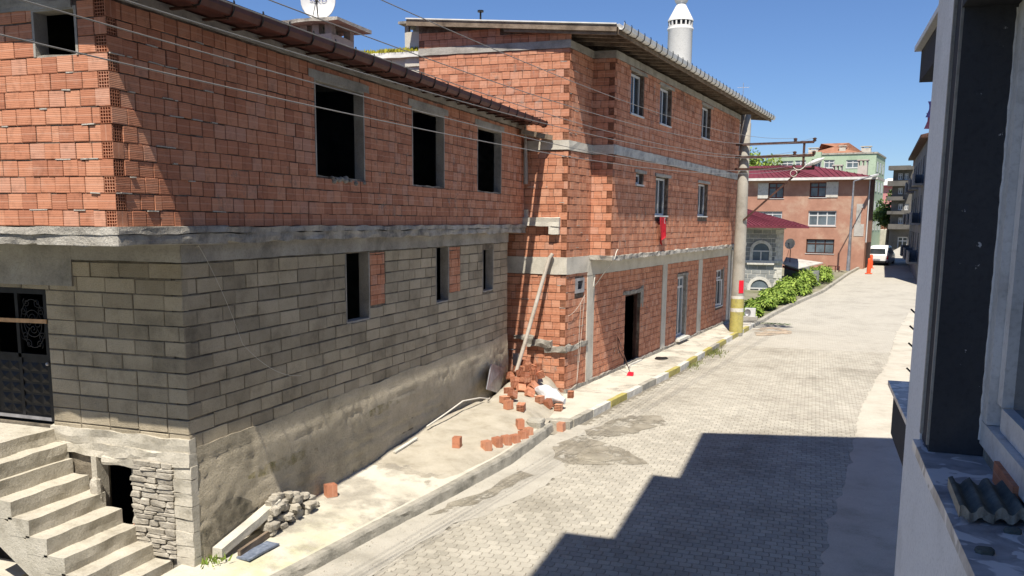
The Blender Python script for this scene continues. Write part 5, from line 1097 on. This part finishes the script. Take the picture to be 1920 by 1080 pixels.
(a, z1), (c, z0) = FO.sz(1602, 420), FO.sz(1621, 443); b = MB(); b.fbox(FO.O, FO.ex, FO.en, (a, 0, z0), (c-.1, .03, z1)); b.fbox(FO.O, FO.ex, FO.en, (a+.1, 0, z1), (a+.5, .028, z1+1.4)); b.fbox(FO.O, FO.ex, FO.en, (a+.1, 0, z1+1.4), (c-.2, .028, z1+1.75)); b.build('cement_patch', M['cement'], wl)
b = MB(); b.tube([FO.p(.1, zt, .1), FO.p(.1, zt-5.6, .1)], .06, 6); b.build('downpipe', M['white'], wl)
e = [FO.p(s0, zt, .7), FO.p(.7, zt, .7), FO.p(.7, zt, -5), FO.p(s0, zt, -5)]; rdg = [FO.p(s0, zt+1.3, -2.2), FO.p(-5.6, zt+1.3, -2.2)]
b = MB(); b.face([e[0], e[1], rdg[1], rdg[0]]); b.face([e[1], e[2], rdg[1]]); b.face([e[2], e[3], rdg[0], rdg[1]]); b.face(e[::-1])
for i in range(26):
    f = i/25; p = e[0].lerp(e[1], f); b.bar(p+up(.03), (rdg[0].lerp(rdg[1], min(1, f*1.0)) if f < .62 else e[1].lerp(rdg[1], (1-f)/.38))+up(.03), .05, .05)
rf = b.build('roof', M['redroof'], th)
b = MB(); b.bar(e[0]+up(-.08), e[1]+up(-.08), .1, .22); b.bar(e[1]+up(-.08), e[2]+up(-.08), .1, .22); b.build('eaves_gutter', M['gutw'], rf)
for (u0, v0, u1, v1) in ((1562, 309, 1577, 328), (1609, 299, 1625, 328)):
    FC = Frame(FO.p(0, 0, -4), FO.ex, FO.en); (a, z1), (c, z0) = FC.sz(u0, v0), FC.sz(u1, v1); b = MB(); b.fbox(FC.O, FC.ex, FC.en, (a, -.7, z0-1), (c, 0, z1-.55)); b.fbox(FC.O, FC.ex, FC.en, (a-.08, -.75, z1-.1), (c+.08, .08, z1))
    for q in range(3): b.fbox(FC.O, FC.ex, FC.en, (a+(c-a-.1)*q/2, -.7, z1-.55), (a+(c-a-.1)*q/2+.1, -.01, z1-.1))
    b.build('chimney', M['band'], rf)
(a, z1), (c, z0) = FO.sz(1622, 445), FO.sz(1640, 507); F2 = Frame(FO.p(.02, 0), -FO.en, FO.ex)
b = MB(); b.fbox(F2.O, F2.ex, F2.en, (1.0, 0, -.5), (4, .03, 2.9)); b.build('side_door', M['iron'], wl)
# green flats
M['green'] = concrete('mint_green_render', (.4, .5, .36), (.33, .42, .3), (.46, .56, .42), .3, 6, .1)
FG = bframe(1643, 300, 128, -2000); _, zt = FG.sz(1640, 288); s0, _ = FG.sz(1440, 300); gr_ = [(1465, 302, 1487, 316, 1), (1491, 301, 1511, 315, 1), (1526, 301, 1540, 315, 1), (1545, 300, 1564, 315, 1), (1587, 300, 1611, 315, 1)]
th = thing('green_apartment_block', 'pale green apartment block with tiled roof rising behind the orange house', 'building', FG.p(s0/2, 0))
b = MB(); cells(b, FG, s0, 0, 0, zt, rects2op(FG, gr_), .3); bodybox(b, FG, s0, 0, 0, zt, 12); wl = b.build('wall', M['green'], th); wins(th, wl, FG, gr_, d=-.1, w_=.14, gl=M['glassb'])
FG2 = Frame(FG.p(.0, 0), -FG.en, FG.ex); b = MB()
for fl in range(7):
    for q in range(3):
        a = 1.2+q*3.7; z = zt-2.6-fl*2.9
        if z > 1: window(wl, FG2, a, a+1.5, z, z+1.5, d=.06, w_=.15, gl=M['glassb'], sill=False)
b = MB(); b.fbox(FG.O, FG.ex, FG.en, (s0-.1, -12.1, zt), (.12, .12, zt+.25)); b.build('coping', M['slab'], wl)
(a, z1), (c, z0) = FG.sz(1526, 286), FG.sz(1541, 299); b = MB(); b.fbox(FG.O, FG.ex, FG.en, (a, 0, z0), (c, 1.0, z1)); b.build('bay', M['green'], wl)
M['tiles'] = concrete('terracotta_tiles', (.3, .14, .085), (.22, .1, .065), (.36, .19, .12), 1.2, 6, .4)
q = [FG.p(s0+5, zt+.26, -2), FG.p(-2, zt+.26, -2), FG.p(-2, zt+.26, -11), FG.p(s0+5, zt+.26, -11)]; rg = [FG.p(s0+11, zt+2.2, -6), FG.p(-9, zt+2.2, -6)]; b = MB(); b.face([q[0], q[1], rg[1], rg[0]]); b.face([q[1], q[2], rg[1]]); b.face([q[2], q[3], rg[0], rg[1]]); b.face([q[3], q[0], rg[0]]); rf = b.build('roof', M['tiles'], th)
for (u0, v0, u1, v1) in ((1516, 277, 1533, 290), (1574, 273, 1585, 288), (1615, 274, 1632, 289)):
    FC = Frame(FG.p(0, 0, -3), FG.ex, FG.en); (a, z1), (c, z0) = FC.sz(u0, v0), FC.sz(u1, v1); b = MB(); b.fbox(FC.O, FC.ex, FC.en, (a, -1, z0-1), (c, 0, z1-.3)); b.fbox(FC.O, FC.ex, FC.en, (a-.1, -1.1, z1-.12), (c+.1, .1, z1)); b.fbox(FC.O, FC.ex, FC.en, (a+.1, -.9, z1-.3), (a+.25, -.1, z1-.12)); b.fbox(FC.O, FC.ex, FC.en, (c-.25, -.9, z1-.3), (c-.1, -.1, z1-.12)); b.build('chimney', M['band'], rf)
# pink and small orange houses in the gap
M['pink'] = concrete('pink_render', (.6, .27, .26), (.53, .23, .22), (.64, .31, .3), .4, 8, .1)
FP = bframe(1672, 420, 175, -900); th = thing('pink_house', 'plain pink end wall seen in the gap beside the green block', 'house', FP.p(-2, 0)); (a, zt) = FP.sz(1645, 351)
b = MB(); cells(b, FP, a, 0, 0, zt, (), .3); bodybox(b, FP, a, 0, 0, zt, 12); wl = b.build('wall', M['pink'], th)
b = MB(); q = [FP.p(a-.5, zt, .6), FP.p(.7, zt, .6), FP.p(.7, zt, -12), FP.p(a-.5, zt, -12)]; b.hexa([*q, *[p+up(.35) for p in q]]); rg = [FP.p(a, zt+2.0, -6), FP.p(-.4, zt+2.0, -6)]; q = [p+up(.36) for p in q]; b.m = 1; b.face([q[0], q[1], rg[1], rg[0]]); b.face([q[1], q[2], rg[1]]); b.face([q[2], q[3], rg[0], rg[1]]); b.build('roof', [M['redroof'], M['gutw']], th)
FQ = bframe(1663, 420, 150, -900); (a, zt) = FQ.sz(1648, 392); th = thing('small_orange_house', 'small bright orange wall with dark roof below the pink house', 'house', FQ.p(-1, 0)); b = MB(); cells(b, FQ, a, 0, 0, zt, (), .3); bodybox(b, FQ, a, 0, 0, zt, 6); b.build('wall', M['tiles'], th); b = MB(); b.fbox(FQ.O, FQ.ex, FQ.en, (a-.4, -6, zt), (.4, .5, zt+.3)); b.build('roof', M['wood'], th)
# grey flats with balconies at the end of the street
FB = bframe(1708, 470, 112, -1200); (s0, zt) = FB.sz(1676, 312); th = thing('grey_balcony_flats', 'grey flats with stacked concrete balconies at the end of the street', 'building', FB.p(-1, 0))
gw = []
for v in (325, 352, 382, 408): gw += [(1684, v, 1692, v+12, 1), (1696, v, 1703, v+12, 1)]
gw.append((1683, 444, 1700, 468, 1))
b = MB(); cells(b, FB, s0, 3, 0, zt, rects2op(FB, gw), .3); bodybox(b, FB, s0, 3, 0, zt, 14); M['flat'] = concrete('dark_grey_render', (.13, .122, .11), None, None, 1, 10, .2); wl = b.build('wall', M['flat'], th); wins(th, wl, FB, gw, d=-.12, w_=.12, sill=False)  # walls and balconies share one dark grey tone
for (v0, v1, u0, u1) in ((312, 319, 1671, 1712), (340, 349, 1669, 1710), (369, 376, 1668, 1697), (396, 402, 1668, 1700), (420, 430, 1670, 1710)):
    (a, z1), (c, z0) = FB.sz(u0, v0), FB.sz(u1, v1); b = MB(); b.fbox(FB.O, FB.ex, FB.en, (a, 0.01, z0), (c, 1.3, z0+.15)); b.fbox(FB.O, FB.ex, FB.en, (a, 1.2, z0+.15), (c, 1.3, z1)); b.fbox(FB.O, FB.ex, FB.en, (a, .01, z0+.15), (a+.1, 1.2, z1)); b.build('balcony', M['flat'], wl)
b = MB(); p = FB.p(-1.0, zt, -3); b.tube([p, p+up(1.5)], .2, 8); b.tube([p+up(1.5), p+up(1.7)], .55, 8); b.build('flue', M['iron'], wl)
# blue-grey block on the right side of the street
M['bluegrey'] = concrete('blue_grey_render', (.17, .175, .19), (.12, .125, .14), (.23, .235, .25), .8, 10, .1)
p0 = atD(1702, 470, 84); dd = ray(1640, 419); dd.z = 0; dd.normalize(); FR = Frame((p0.x, p0.y, 0), -dd, V((-dd.y, dd.x, 0)))
th = thing('blue_grey_apartments', 'shaded blue-grey apartments with balconies and brown eaves on the street’s right side'.replace('’', ''), 'building', FR.p(8, 0)); th['label'] = 'shaded blue-grey apartments with brown eaves on the right side of the street'
zt = FR.sz(1712, 280)[1]; zt = 10.6
b = MB(); ops = []
for fl in range(3):
    for q in range(5): ops.append((1.5+q*4.2, 3.3+q*4.2, 1.6+fl*2.9+.9, 1.6+fl*2.9+2.3))
cells(b, FR, 0, 24, -1, zt, ops, .3); bodybox(b, FR, 0, 24, -1, zt, 12); wl = b.build('wall', M['bluegrey'], th)
F_ = Frame(FR.p(0, 0), -FR.en, -FR.ex); b = MB(); cells(b, F_, .02, 12, -1, zt, (), .2); b.build('end_wall', M['bluegrey'], th)
for o_ in ops: window(wl, FR, *o_, d=-.1, w_=.1, mull=((o_[0]+o_[1])/2,), sill=False)
for fl in range(3):
    for q in (0, 2, 4): a = 1.2+q*4.2; z = 1.6+fl*2.9; b = MB(); b.fbox(FR.O, FR.ex, FR.en, (a, .01, z), (a+3.4, .7, z+.15)); b.fbox(FR.O, FR.ex, FR.en, (a, .6, z+.15), (a+3.4, .7, z+.95)); b.fbox(FR.O, FR.ex, FR.en, (a, .01, z+.15), (a+.1, .6, z+.95)); b.build('balcony', M['bluegrey'], wl)
FN = Frame(FR.p(24, 0), -FR.en, FR.ex)
for fl in range(3):
    for q in range(3): window(wl, FN, 1.6+q*3.6, 3.0+q*3.6, 2.4+fl*2.8, 3.8+fl*2.8, d=.05, w_=.1, mull=(2.3+q*3.6,), gl=M['glassb'])
b = MB(); b.fbox(FR.O, FR.ex, FR.en, (-.3, -12, zt), (24.3, .55, zt+.2)); b.build('eaves', M['iron'], th)
b = MB(); q = [FR.p(-.3, zt+.2, .55), FR.p(24.3, zt+.2, .55), FR.p(24.3, zt+.2, -12), FR.p(-.3, zt+.2, -12)]; rg = [FR.p(5, zt+2, -5), FR.p(19, zt+2, -5)]; b.face([q[0], q[1], rg[1], rg[0]]); b.face([q[1], q[2], rg[1]]); b.face([q[2], q[3], rg[0], rg[1]]); b.face([q[3], q[0], rg[0]]); b.build('roof', M['iron'], th)
lb = ['violet cloth hanging beside the pale pier under the upper ledge', 'pink cloth hanging below the violet one beside the pale pier']
for k, (u, v, mat) in enumerate(((1740, 190, plain('violet_cloth', (.25, .2, .5), .8)), (1737, 212, plain('pink_cloth', (.6, .22, .3), .8)))):
    p = onX(u, v, .9); b = MB(); b.grid([[p+V((.0+.05*i+.015*math.sin(i*2+j), .02*math.sin(i*1.7), -.035*j)) for i in range(6)] for j in range(5)]); solo('hanging_cloth', b, mat, lb[k], 'cloth')
# grey stone house with arched windows
M['gstone'] = concrete('grey_dressed_stone', (.3, .31, .3), (.23, .24, .235), (.36, .37, .36), 2, 12, .3, .3); UNIT['gstone'] = brick_unit('stone_block', M['gstone']); UNIT['quoin'] = brick_unit('quoin', M['wpaint'])
FH = bframe(1462, 575, 57, -5200); s0, _ = FH.sz(1352, 500); _, zt = FH.sz(1440, 423); _, zm = FH.sz(1440, 491)
hs = thing('stone_house', 'grey stone house with white arched windows and crimson roof behind the utility pole', 'house', FH.p(-2, -.5)); b = MB(); cells(b, FH, s0, 0, -.8, zt, (), .3, -.02); bodybox(b, FH, s0, 0, -.8, zt, 8); wl = b.build('wall', M['wpaint'], hs)
ms = Masonry('gstone', 'stone_block', M['gstone']); ms.lay(wl, FH, s0, -.42, -.5, zm-.1, .29, .58, (), gap=.05, dep=.05, seed=201); ms.lay(wl, FH, s0, -.42, zm+.1, zt-.1, .29, .58, (), gap=.05, dep=.05, seed=202); ms.done()
for k in range(int((zt+.5)/.29)):
    b = MB(); w_ = .5 if k % 2 else .32; b.fbox(FH.O, FH.ex, FH.en, (-w_, -.02, -.5+k*.29+.01), (.02, .03, -.5+k*.29+.28)); b.build('quoin', M['wpaint'], wl)
b = MB(); b.fbox(FH.O, FH.ex, FH.en, (s0, -.02, zm-.09), (.06, .12, zm+.09)); b.build('string_course', M['wpaint'], wl)
def arch(u0, u1, v0, v1, nm):
    a, z1 = FH.sz(u0, v0); c, z0 = FH.sz(u1, v1); r_ = (c-a)/2; m_ = (a+c)/2; zs_ = z1-r_; rings = []
    path = [(a, z0), (a, zs_)]+[(m_-r_*math.cos(t_*math.pi/12), zs_+r_*math.sin(t_*math.pi/12)) for t_ in range(1, 12)]+[(c, zs_), (c, z0)]
    f = 1-.2/r_; inn = [(m_+(x-m_)*f, (z if z <= zs_ else zs_+(z-zs_)*f)) for x, z in path]
    b = MB(); b.grid([[FH.p(x, z, .09) for x, z in path], [FH.p(x, z, .09) for x, z in inn]], smooth=False); b.grid([[FH.p(x, z, .0) for x, z in path], [FH.p(x, z, .09) for x, z in path]], smooth=False); b.grid([[FH.p(x, z, .09) for x, z in inn], [FH.p(x, z, .02) for x, z in inn]], smooth=False); b.fbox(FH.O, FH.ex, FH.en, (a-.15, 0, z0-.12), (c+.15, .2, z0)); w_ = b.build('arched_window', M['wpaint'], wl)
    b = MB(); b.face([FH.p(x, z, .025) for x, z in inn][::-1]); b.build('pane', M['glassb'], w_)
    b = MB(); b.fbox(FH.O, FH.ex, FH.en, (m_-.04, .026, z0), (m_+.04, .06, zs_)); b.fbox(FH.O, FH.ex, FH.en, (a+.2, .026, zs_-.04), (c-.2, .058, zs_+.04)); b.build('glazing_bar', M['white'], w_)
arch(1407, 1447, 450, 493, 0); arch(1402, 1445, 518, 570, 0); arch(1345, 1380, 450, 493, 0); arch(1345, 1380, 518, 570, 0)
ov = 1.45; e = [FH.p(s0, zt, 1.5), FH.p(ov, zt, 1.5), FH.p(ov, zt, -9), FH.p(s0, zt, -9)]; rg = [FH.p(s0, zt+1.55, -3.7), FH.p(-4.5, zt+1.55, -3.7)]
b = MB(); b.face([e[0], e[1], rg[1], rg[0]]); b.face([e[1], e[2], rg[1]]); b.face([e[2], e[3], rg[0], rg[1]])
for i in range(22): f = i/21; b.bar(e[0].lerp(e[1], f)+up(.02), (rg[0].lerp(rg[1], f*1.35) if f < .7 else e[1].lerp(rg[1], (1-f)/.3))+up(.02), .04, .05)
rf = b.build('roof', M['redroof'], hs); b = MB(); b.hexa([*[p+up(-.14) for p in e], *[p+up(-.01) for p in e]]); b.build('eaves', M['redroof'], rf); b = MB(); b.fbox(FH.O, FH.ex, FH.en, (s0, -.1, zt-.22), (.12, .15, zt-.142)); b.build('cornice', M['wpaint'], rf)
# lean-to beside the stone house
FT = bframe(1465, 520, 60, -3000); th = thing('lean_to_shed', 'low shed with pale corrugated roof and red edge beside the stone house', 'shed', FT.p(2, -.3)); q = [FT.p(.05, FT.sz(1465, 484)[1], -2.2), FT.p(FT.sz(1541, 492)[0], FT.sz(1541, 494)[1], -1.6), FT.p(FT.sz(1500, 502)[0]-.1, FT.sz(1500, 503)[1], 0), FT.p(.05, FT.sz(1465, 494)[1], 0)]
b = MB(); b.hexa([*[p+up(-.06) for p in (q[3], q[2], q[1], q[0])], q[3], q[2], q[1], q[0]]); b.build('roof', M['cement'], th); b = MB(); b.bar(q[3]+up(-.2), q[2]+up(-.2), .06, .14); b.build('red_edge', M['gutter'], th)
(a, z1), (c, z0) = FT.sz(1465, 508), FT.sz(1512, 530); b = MB(); b.fbox(FT.O, FT.ex, FT.en, (a, -2.4, -.2), (c, -2.2, z1+.4)); b.fbox(FT.O, FT.ex, FT.en, (c-.1, -2.2, -.2), (c+.7, -1.2, z1)); b.build('shed_wall', M['gstone'], th)
b = MB(); (a, z1) = FT.sz(1505, 510); b.fbox(FT.O, FT.ex, FT.en, (a-.12, -.15, -.3), (a+.05, 0, z1)); b.build('shed_post', M['wood'], th)
p = FT.p(.5, FT.sz(1474, 457)[1], .5); dish('satellite_dish', 'small white satellite dish on a pole above the lean-to shed', p, ((CAM-p).normalized().x-.25, (CAM-p).normalized().y, .3), .33, 1.2)
# minaret
M['minw'] = concrete('white_render', (.72, .71, .69), (.66, .65, .63), (.76, .75, .73), .3, 8, .05)
tm = 112; mc = atD(1270.5, 200, tm); k_ = tm/FPX*1.0; zof = lambda v: onP(1271, v, mc, V((Fw.x, Fw.y, 0))).z
th = thing('minaret', 'white round minaret with small arched openings rising behind the brick house', 'minaret', (mc.x, mc.y, 0)); c0 = (mc.x, mc.y, 0)
b = MB(); b.lathe(c0, [(1.62, 0), (22.6*k_, zof(200)), (22.4*k_, zof(60)), (23.6*k_, zof(57)), (24*k_, zof(54)), (22*k_, zof(53))], 40); b.build('shaft', M['minw'], th)
b = MB(); b.lathe(c0, [(20.6*k_, zof(54)), (20.6*k_, zof(38))], 32); b.build('lantern_core', M['black'], th)
for q in range(16):
    a0 = 2*math.pi*(q+.5)/16; b = MB(); r0, r1 = 19.5*k_, 22.6*k_
    for dz0, dz1, hw in ((53.5, 49.6, .1), (49.6, 40.5, .062), (40.5, 38, .19)):
        pts_ = []
        for z in (zof(dz0), zof(dz1)):
            for (rr, aa) in ((r1, a0-hw), (r1, a0+hw), (r0, a0+hw), (r0, a0-hw)): pts_.append(V((mc.x+rr*math.cos(aa)*(1 if hw < .18 else 1.003), mc.y+rr*math.sin(aa)*(1 if hw < .18 else 1.003), z)))
        b.hexa(pts_)
    b.build('lantern_pier', M['minw'], th)
b = MB(); b.lathe(c0, [(22.7*k_, zof(50)), (22.7*k_, zof(53))], 40); b.lathe(c0, [(23.3*k_, zof(41)), (23.3*k_, zof(38.5)), (22*k_, zof(36)), (17.5*k_, zof(27)), (13*k_, zof(18)), (9.5*k_, zof(11)), (8*k_, zof(8)), (11*k_, zof(4)), (12.5*k_, zof(0)), (11*k_, zof(-5)), (5*k_, zof(-14)), (1*k_, zof(-40)), (0, zof(-42))], 40); b.build('cap', M['minw'], th)
# loudspeaker and aerial on the far eaves
p = E0+D2*17+V((-.6, 0, .2)); th = thing('loudspeaker', 'small white loudspeaker on the brick house roof below the minaret', 'loudspeaker', p); b = MB(); b.lathe(p+up(.1), [(.05, 0), (.08, .15), (.16, .3), (.17, .31), (.0, .28)], 12); b.build('horn', M['white'], th); b = MB(); b.tube([p+V((.3, .3, -.1)), p+V((.3, .3, .9))], .012, 5); b.tube([p+V((.05, .3, .7)), p+V((.55, .3, .7))], .01, 4); b.build('aerial', M['metal'], th)
# hedge of ferns and shrubs along the far kerb
def bush(c, rx, ry, rz_, n, seed, label, mat=None, name='fern_bush', cat='bush', leaf=.14, grp='ferny bushes along the far kerb'):
    r = random.Random(seed); th = thing(name, label, cat, c, grp); b = MB(); cl = [(r.uniform(-.6, .6)*rx, r.uniform(-.6, .6)*ry, r.uniform(.25, .8)*rz_, r.uniform(.3, .5)) for _ in range(9)]
    for k in range(n):
        q = r.choice(cl); d = V((r.gauss(0, 1), r.gauss(0, 1), r.gauss(0, .8))).normalized()*(r.random()**.4); p = V(c)+V((q[0]+d.x*rx*q[3], q[1]+d.y*ry*q[3], max(.02, q[2]+d.z*rz_*q[3]*.8)))
        dr_ = V((d.x+r.uniform(-.5, .5), d.y+r.uniform(-.5, .5), r.uniform(-.5, .3))).normalized(); x = dr_.cross(V((r.uniform(-.4, .4), r.uniform(-.4, .4), 1))).normalized(); L_ = leaf*r.uniform(.6, 1.5); b.rnd = r.uniform(.01, .99)
        b.face([p-x*L_*.16, p+dr_*L_*.5-x*L_*.2, p+dr_*L_+up(-L_*.25), p+dr_*L_*.5+x*L_*.2])
    b.build('foliage', mat or M['leaf'], th, kind='stuff'); b = MB()
    for q in cl[:5]: b.tube([V(c), V(c)+V((q[0]*.6, q[1]*.6, q[2]))], [.03, .012], 5)
    b.build('stem', M['wood'], th)
hd = [(47.5, .6, 1.3, .42, 'lowest ferny bush, nearest to the utility pole'), (50.5, .85, 2.1, .65, 'second ferny bush from the pole, in front of the lower arched window'), (54, 1.0, 2.6, .88, 'third ferny bush from the pole along the kerb'), (58, 1.05, 2.9, 1.05, 'fourth ferny bush from the pole, below the shed'), (62.5, 1.15, 3.3, 1.15, 'fifth ferny bush from the pole, beside the shed post'), (67.5, 1.15, 3.4, 1.15, 'farthest ferny bush, in front of the orange house')]
for k, (y, rx, ry, rz_, lb) in enumerate(hd): bush((kerb2x(y)-1.15-.1*(k % 2), y, G(y)+.1), rx, ry, rz_, 3200, 40+k, lb, leaf=.24)
p = onZ(1418, 605, -.4); bush((p.x-.6, p.y+1, -.4), .7, 1.0, .35, 700, 60, 'low weeds right beside the painted foot of the pole', leaf=.16)
b = MB(); b.grid([[V((kerb2x(y)-.2-6.5*k/5*(1 if k else 0), y, G(y)+.12+.02*k)) for k in range(6)] for y in [43.6+i for i in range(34)]]); b.build('planting_bed', M['earth'], kind='structure')
p = onZ(1404, 592, -.1); th = thing('air_conditioner', 'white outdoor air-conditioner unit on the ground behind the pole', 'air conditioner', (p.x, p.y+2, -.2)); q = onY(1405, 582, 44.8); b = MB(); b.box((q.x-.22, 44.8, q.z-.32), (q.x+.3, 45.1, q.z+.1)); b.build('casing', M['white'], th); b = MB(); b.lathe((0, 0, 0), [(0, 0), (.14, 0), (.16, .02)], 16); bb = [(q.x-.08+x, 44.79-z, q.z-.1+y) for x, y, z in b.v]; b.v = bb; b.build('fan_grille', M['metal'], th); b = MB(); b.box((q.x-.4, 44.7, q.z-1.2), (q.x+.4, 45.2, q.z-.322)); b.build('plinth', M['beam'], th)
b = MB(); r = random.Random(5); p = onZ(1440, 610, -.5)
th = thing('palm_frond', 'dry cut branch lying on the road beyond the painted kerb', 'branch', (p.x, p.y, G(p.y)))
for k in range(60): s_ = r.uniform(0, 1.3); b.rnd = r.random()*.9+.05; a = r.uniform(-.5, .5); q = V((p.x-.4+s_, p.y+r.uniform(-.2, .2), G(p.y)+.03)); b.face([q, q+V((.12, .25*a, .08)), q+V((.3, .5*a, .03)), q+V((.14, .3*a-.04, .07))])
b.build('leaves', M['leafd'], th, kind='stuff')
# trees
def tree(c, h, rx, rz_, n, seed, label, mat, leaf=.5):
    r = random.Random(seed); th = thing('tree', label, 'tree', c); b = MB(); top_ = V(c)+up(h-rz_); b.tube([V(c), V(c)+up(h*.35), top_], [.28, .2, .1], 8); cl = []
    for k in range(11):
        a = r.uniform(0, 6.28); q = top_+V((math.cos(a)*rx*r.uniform(.15, .75), math.sin(a)*rx*r.uniform(.15, .75), rz_*r.uniform(-.6, .7))); cl.append((q, r.uniform(.3, .5)*rx)); b.tube([V(c)+up(h*.4), (V(c)+up(h*.5)).lerp(q, .5)+up(.3), q], [.1, .06, .02], 5)
    b.build('trunk', M['wood'], th); b = MB()
    for k in range(n):
        q, rr = r.choice(cl); d = V((r.gauss(0, 1), r.gauss(0, 1), r.gauss(0, .8))).normalized()*rr*(r.random()**.35); p = q+d; x = V((r.gauss(0, 1), r.gauss(0, 1), r.gauss(0, 1))).normalized(); y = x.cross(V((r.gauss(0, 1), r.gauss(0, 1), r.gauss(0, 1)))).normalized(); L_ = leaf*r.uniform(.5, 1.2); b.rnd = r.uniform(.01, .99)
        b.face([p-x*L_*.5, p+y*L_*.25, p+x*L_*.5, p-y*L_*.25])
    b.build('crown', mat, th, kind='stuff')
p = atD(1420, 330, 135); tree((p.x, p.y, 0), p.z+3.6, 3.4, 2.6, 1600, 3, 'leafy green treetop showing over the crimson roof beside the pole', M['leaf'], .6)
for k, (u, v, t_, hh, lb) in enumerate(((1662, 455, 118, 7, 'dark tree at the end of the street left of the grey flats'), (1676, 450, 122, 8.5, 'dark tree in front of the grey flats at the end of the street'))): p = atD(u, 475, t_); tree((p.x, p.y, G(100)), hh, 2.6, 2.4, 1300, 20+k, lb, M['leafd'], .55)
FZ = bframe(1660, 460, 140, -900); (a, z1), (c, z0) = FZ.sz(1640, 430), FZ.sz(1668, 465); th = thing('garden_wall', 'sunlit rough garden wall at the end of the street behind the van', 'wall', FZ.p(-1, 0)); b = MB(); b.rough(FZ.O, FZ.ex, FZ.en, (a, -.4, 0), (c+4, 0, z1), .6, .1, 3); b.build('wall', M['band'], th)
# street lamp
pl_ = atD(1590, 508, 73.5); th = thing('street_lamp', 'grey street lamp with bent arm in front of the orange house', 'street lamp', pl_); tpz = atD(1599, 341, 73.5); b = MB(); b.tube([pl_, pl_+up(3), V((pl_.x, pl_.y, tpz.z))], [.17, .12, .07], 10); b.build('post', M['metal'], th); ar = atD(1632, 331, 73.5); b = MB(); b.tube([V((pl_.x, pl_.y, tpz.z)), ar], .05, 8); b.build('arm', M['metal'], th); b = MB(); b.bar(ar, ar+(ar-V((pl_.x, pl_.y, tpz.z)))*.45, .28, .12); b.build('lamp_head', M['white'], th)
# railing by the orange house
FY = bframe(1553, 508, 72, -600); b = MB(); 
for u in (1553, 1566, 1573): a, z0 = FY.sz(u, 508); b.fbox(FY.O, FY.ex, FY.en, (a-.03, -.03, z0-.3), (a+.03, .03, FY.sz(u, 499)[1]))
a, z1 = FY.sz(1553, 499); c, _ = FY.sz(1573, 499); b.fbox(FY.O, FY.ex, FY.en, (a, -.035, z1), (c, .035, z1+.06)); solo('red_railing', b, M['gutter'], 'short dark red railing in front of the orange house', 'railing')
# bollards
for u, v0, v1, lb in ((1628.5, 513, 484, 'nearer of the two orange bollards at the roadside behind the lamp'), (1632.5, 503, 477, 'farther orange bollard beside the white van')):
    g = -.52+.028*(78-42) if v0 > 505 else -.52+.028*(83-42); p = onZ(u, v0, g); zt = CAM.z+(onY(u, v1, p.y).z-CAM.z); th = thing('bollard', lb, 'bollard', p); b = MB(); b.lathe((p.x, p.y, p.z), [(.0, .05), (.28, .05), (.3, .0)], 12); b.build('base', M['orange'], th); b = MB(); b.lathe((p.x, p.y, p.z), [(.16, .05), (.17, .5), (.12, .9), (.13, zt-p.z-.1), (.07, zt-p.z), (0, zt-p.z)], 12); b.build('post', M['orange'], th)
# white van
vz = onZ(1643, 498, .72); dv = V((math.sin(rad(14)), math.cos(rad(14)), 0)); nv = V((dv.y, -dv.x, 0)); van = thing('white_van', 'white hatchback van parked at the roadside, seen from behind', 'van', vz); vp_ = lambda s_, d, z: V((vz.x, vz.y, vz.z))+dv*s_+nv*d+up(z)
secs = [(0, .86, .32, .95, .6), (.05, .92, .28, 1.0, .66), (.35, .94, .25, 1.62, .7), (.75, .95, .25, 1.82, .72), (2.6, .95, .25, 1.84, .72), (3.1, .94, .25, 1.6, .72), (3.55, .93, .25, 1.1, .8), (4.3, .86, .3, .88, .78), (4.45, .78, .36, .75, .7)]
b = MB(); rows = []
for s_, hw, zb_, zt_2, tw in secs:
    bl = min(1.0, zt_2-.05); rows.append([vp_(s_, x, z) for x, z in ((-hw*.92, zb_), (-hw, zb_+.2), (-hw, bl), (-tw if zt_2 > 1.1 else -hw*.97, zt_2-.05), (-tw*.8, zt_2), (tw*.8, zt_2), (tw if zt_2 > 1.1 else hw*.97, zt_2-.05), (hw, bl), (hw, zb_+.2), (hw*.92, zb_))])
b.grid(rows, True); b.face(rows[0][::-1]); b.face(rows[-1]); M['car'] = plain('white_car_paint', (.75, .76, .77), .25, 0, .04); b.build('body', M['car'], van)
def vq(nm, pts_, mat): b = MB(); b.face(pts_); b.build(nm, mat, van)
vq('rear_window', [vp_(.06, -.72, 1.08), vp_(.06, .72, 1.08), vp_(.31, .62, 1.55), vp_(.31, -.62, 1.55)], M['glass'])
for sg in (-1, 1): b = MB(); b.hexa([vp_(-.03, sg*.9-.08*sg, .62), vp_(.1, sg*.9-.08*sg, .62), vp_(.1, sg*.955, .62), vp_(-.0, sg*.94, .62), vp_(.03, sg*.9-.08*sg, .95), vp_(.1, sg*.9-.08*sg, .95), vp_(.1, sg*.96, .95), vp_(.03, sg*.95, .95)]); b.build('tail_light', M['red'], van); vq('side_window', [vp_(.7, sg*.94, 1.1), vp_(2.9, sg*.95, 1.1), vp_(2.6, sg*.78, 1.68), vp_(.8, sg*.79, 1.68)], M['glass'])
vq('number_plate', [vp_(-.02, -.3, .5), vp_(-.02, .3, .5), vp_(-.0, .3, .62), vp_(-.0, -.3, .62)], M['metal'])
b = MB(); b.bar(vp_(-.06, -.86, .36), vp_(-.06, .86, .36), .16, .18); b.build('bumper', M['black'], van)
for s_ in (.75, 3.55):
    for sg in (-1, 1): b = MB(); b.tube([vp_(s_, sg*.72, .3), vp_(s_, sg*.93, .3)], .31, 18); w_ = b.build('wheel', M['black'], van); b = MB(); b.tube([vp_(s_, sg*.931, .3), vp_(s_, sg*.94, .3)], .18, 14); b.build('rim', M['metal'], w_)
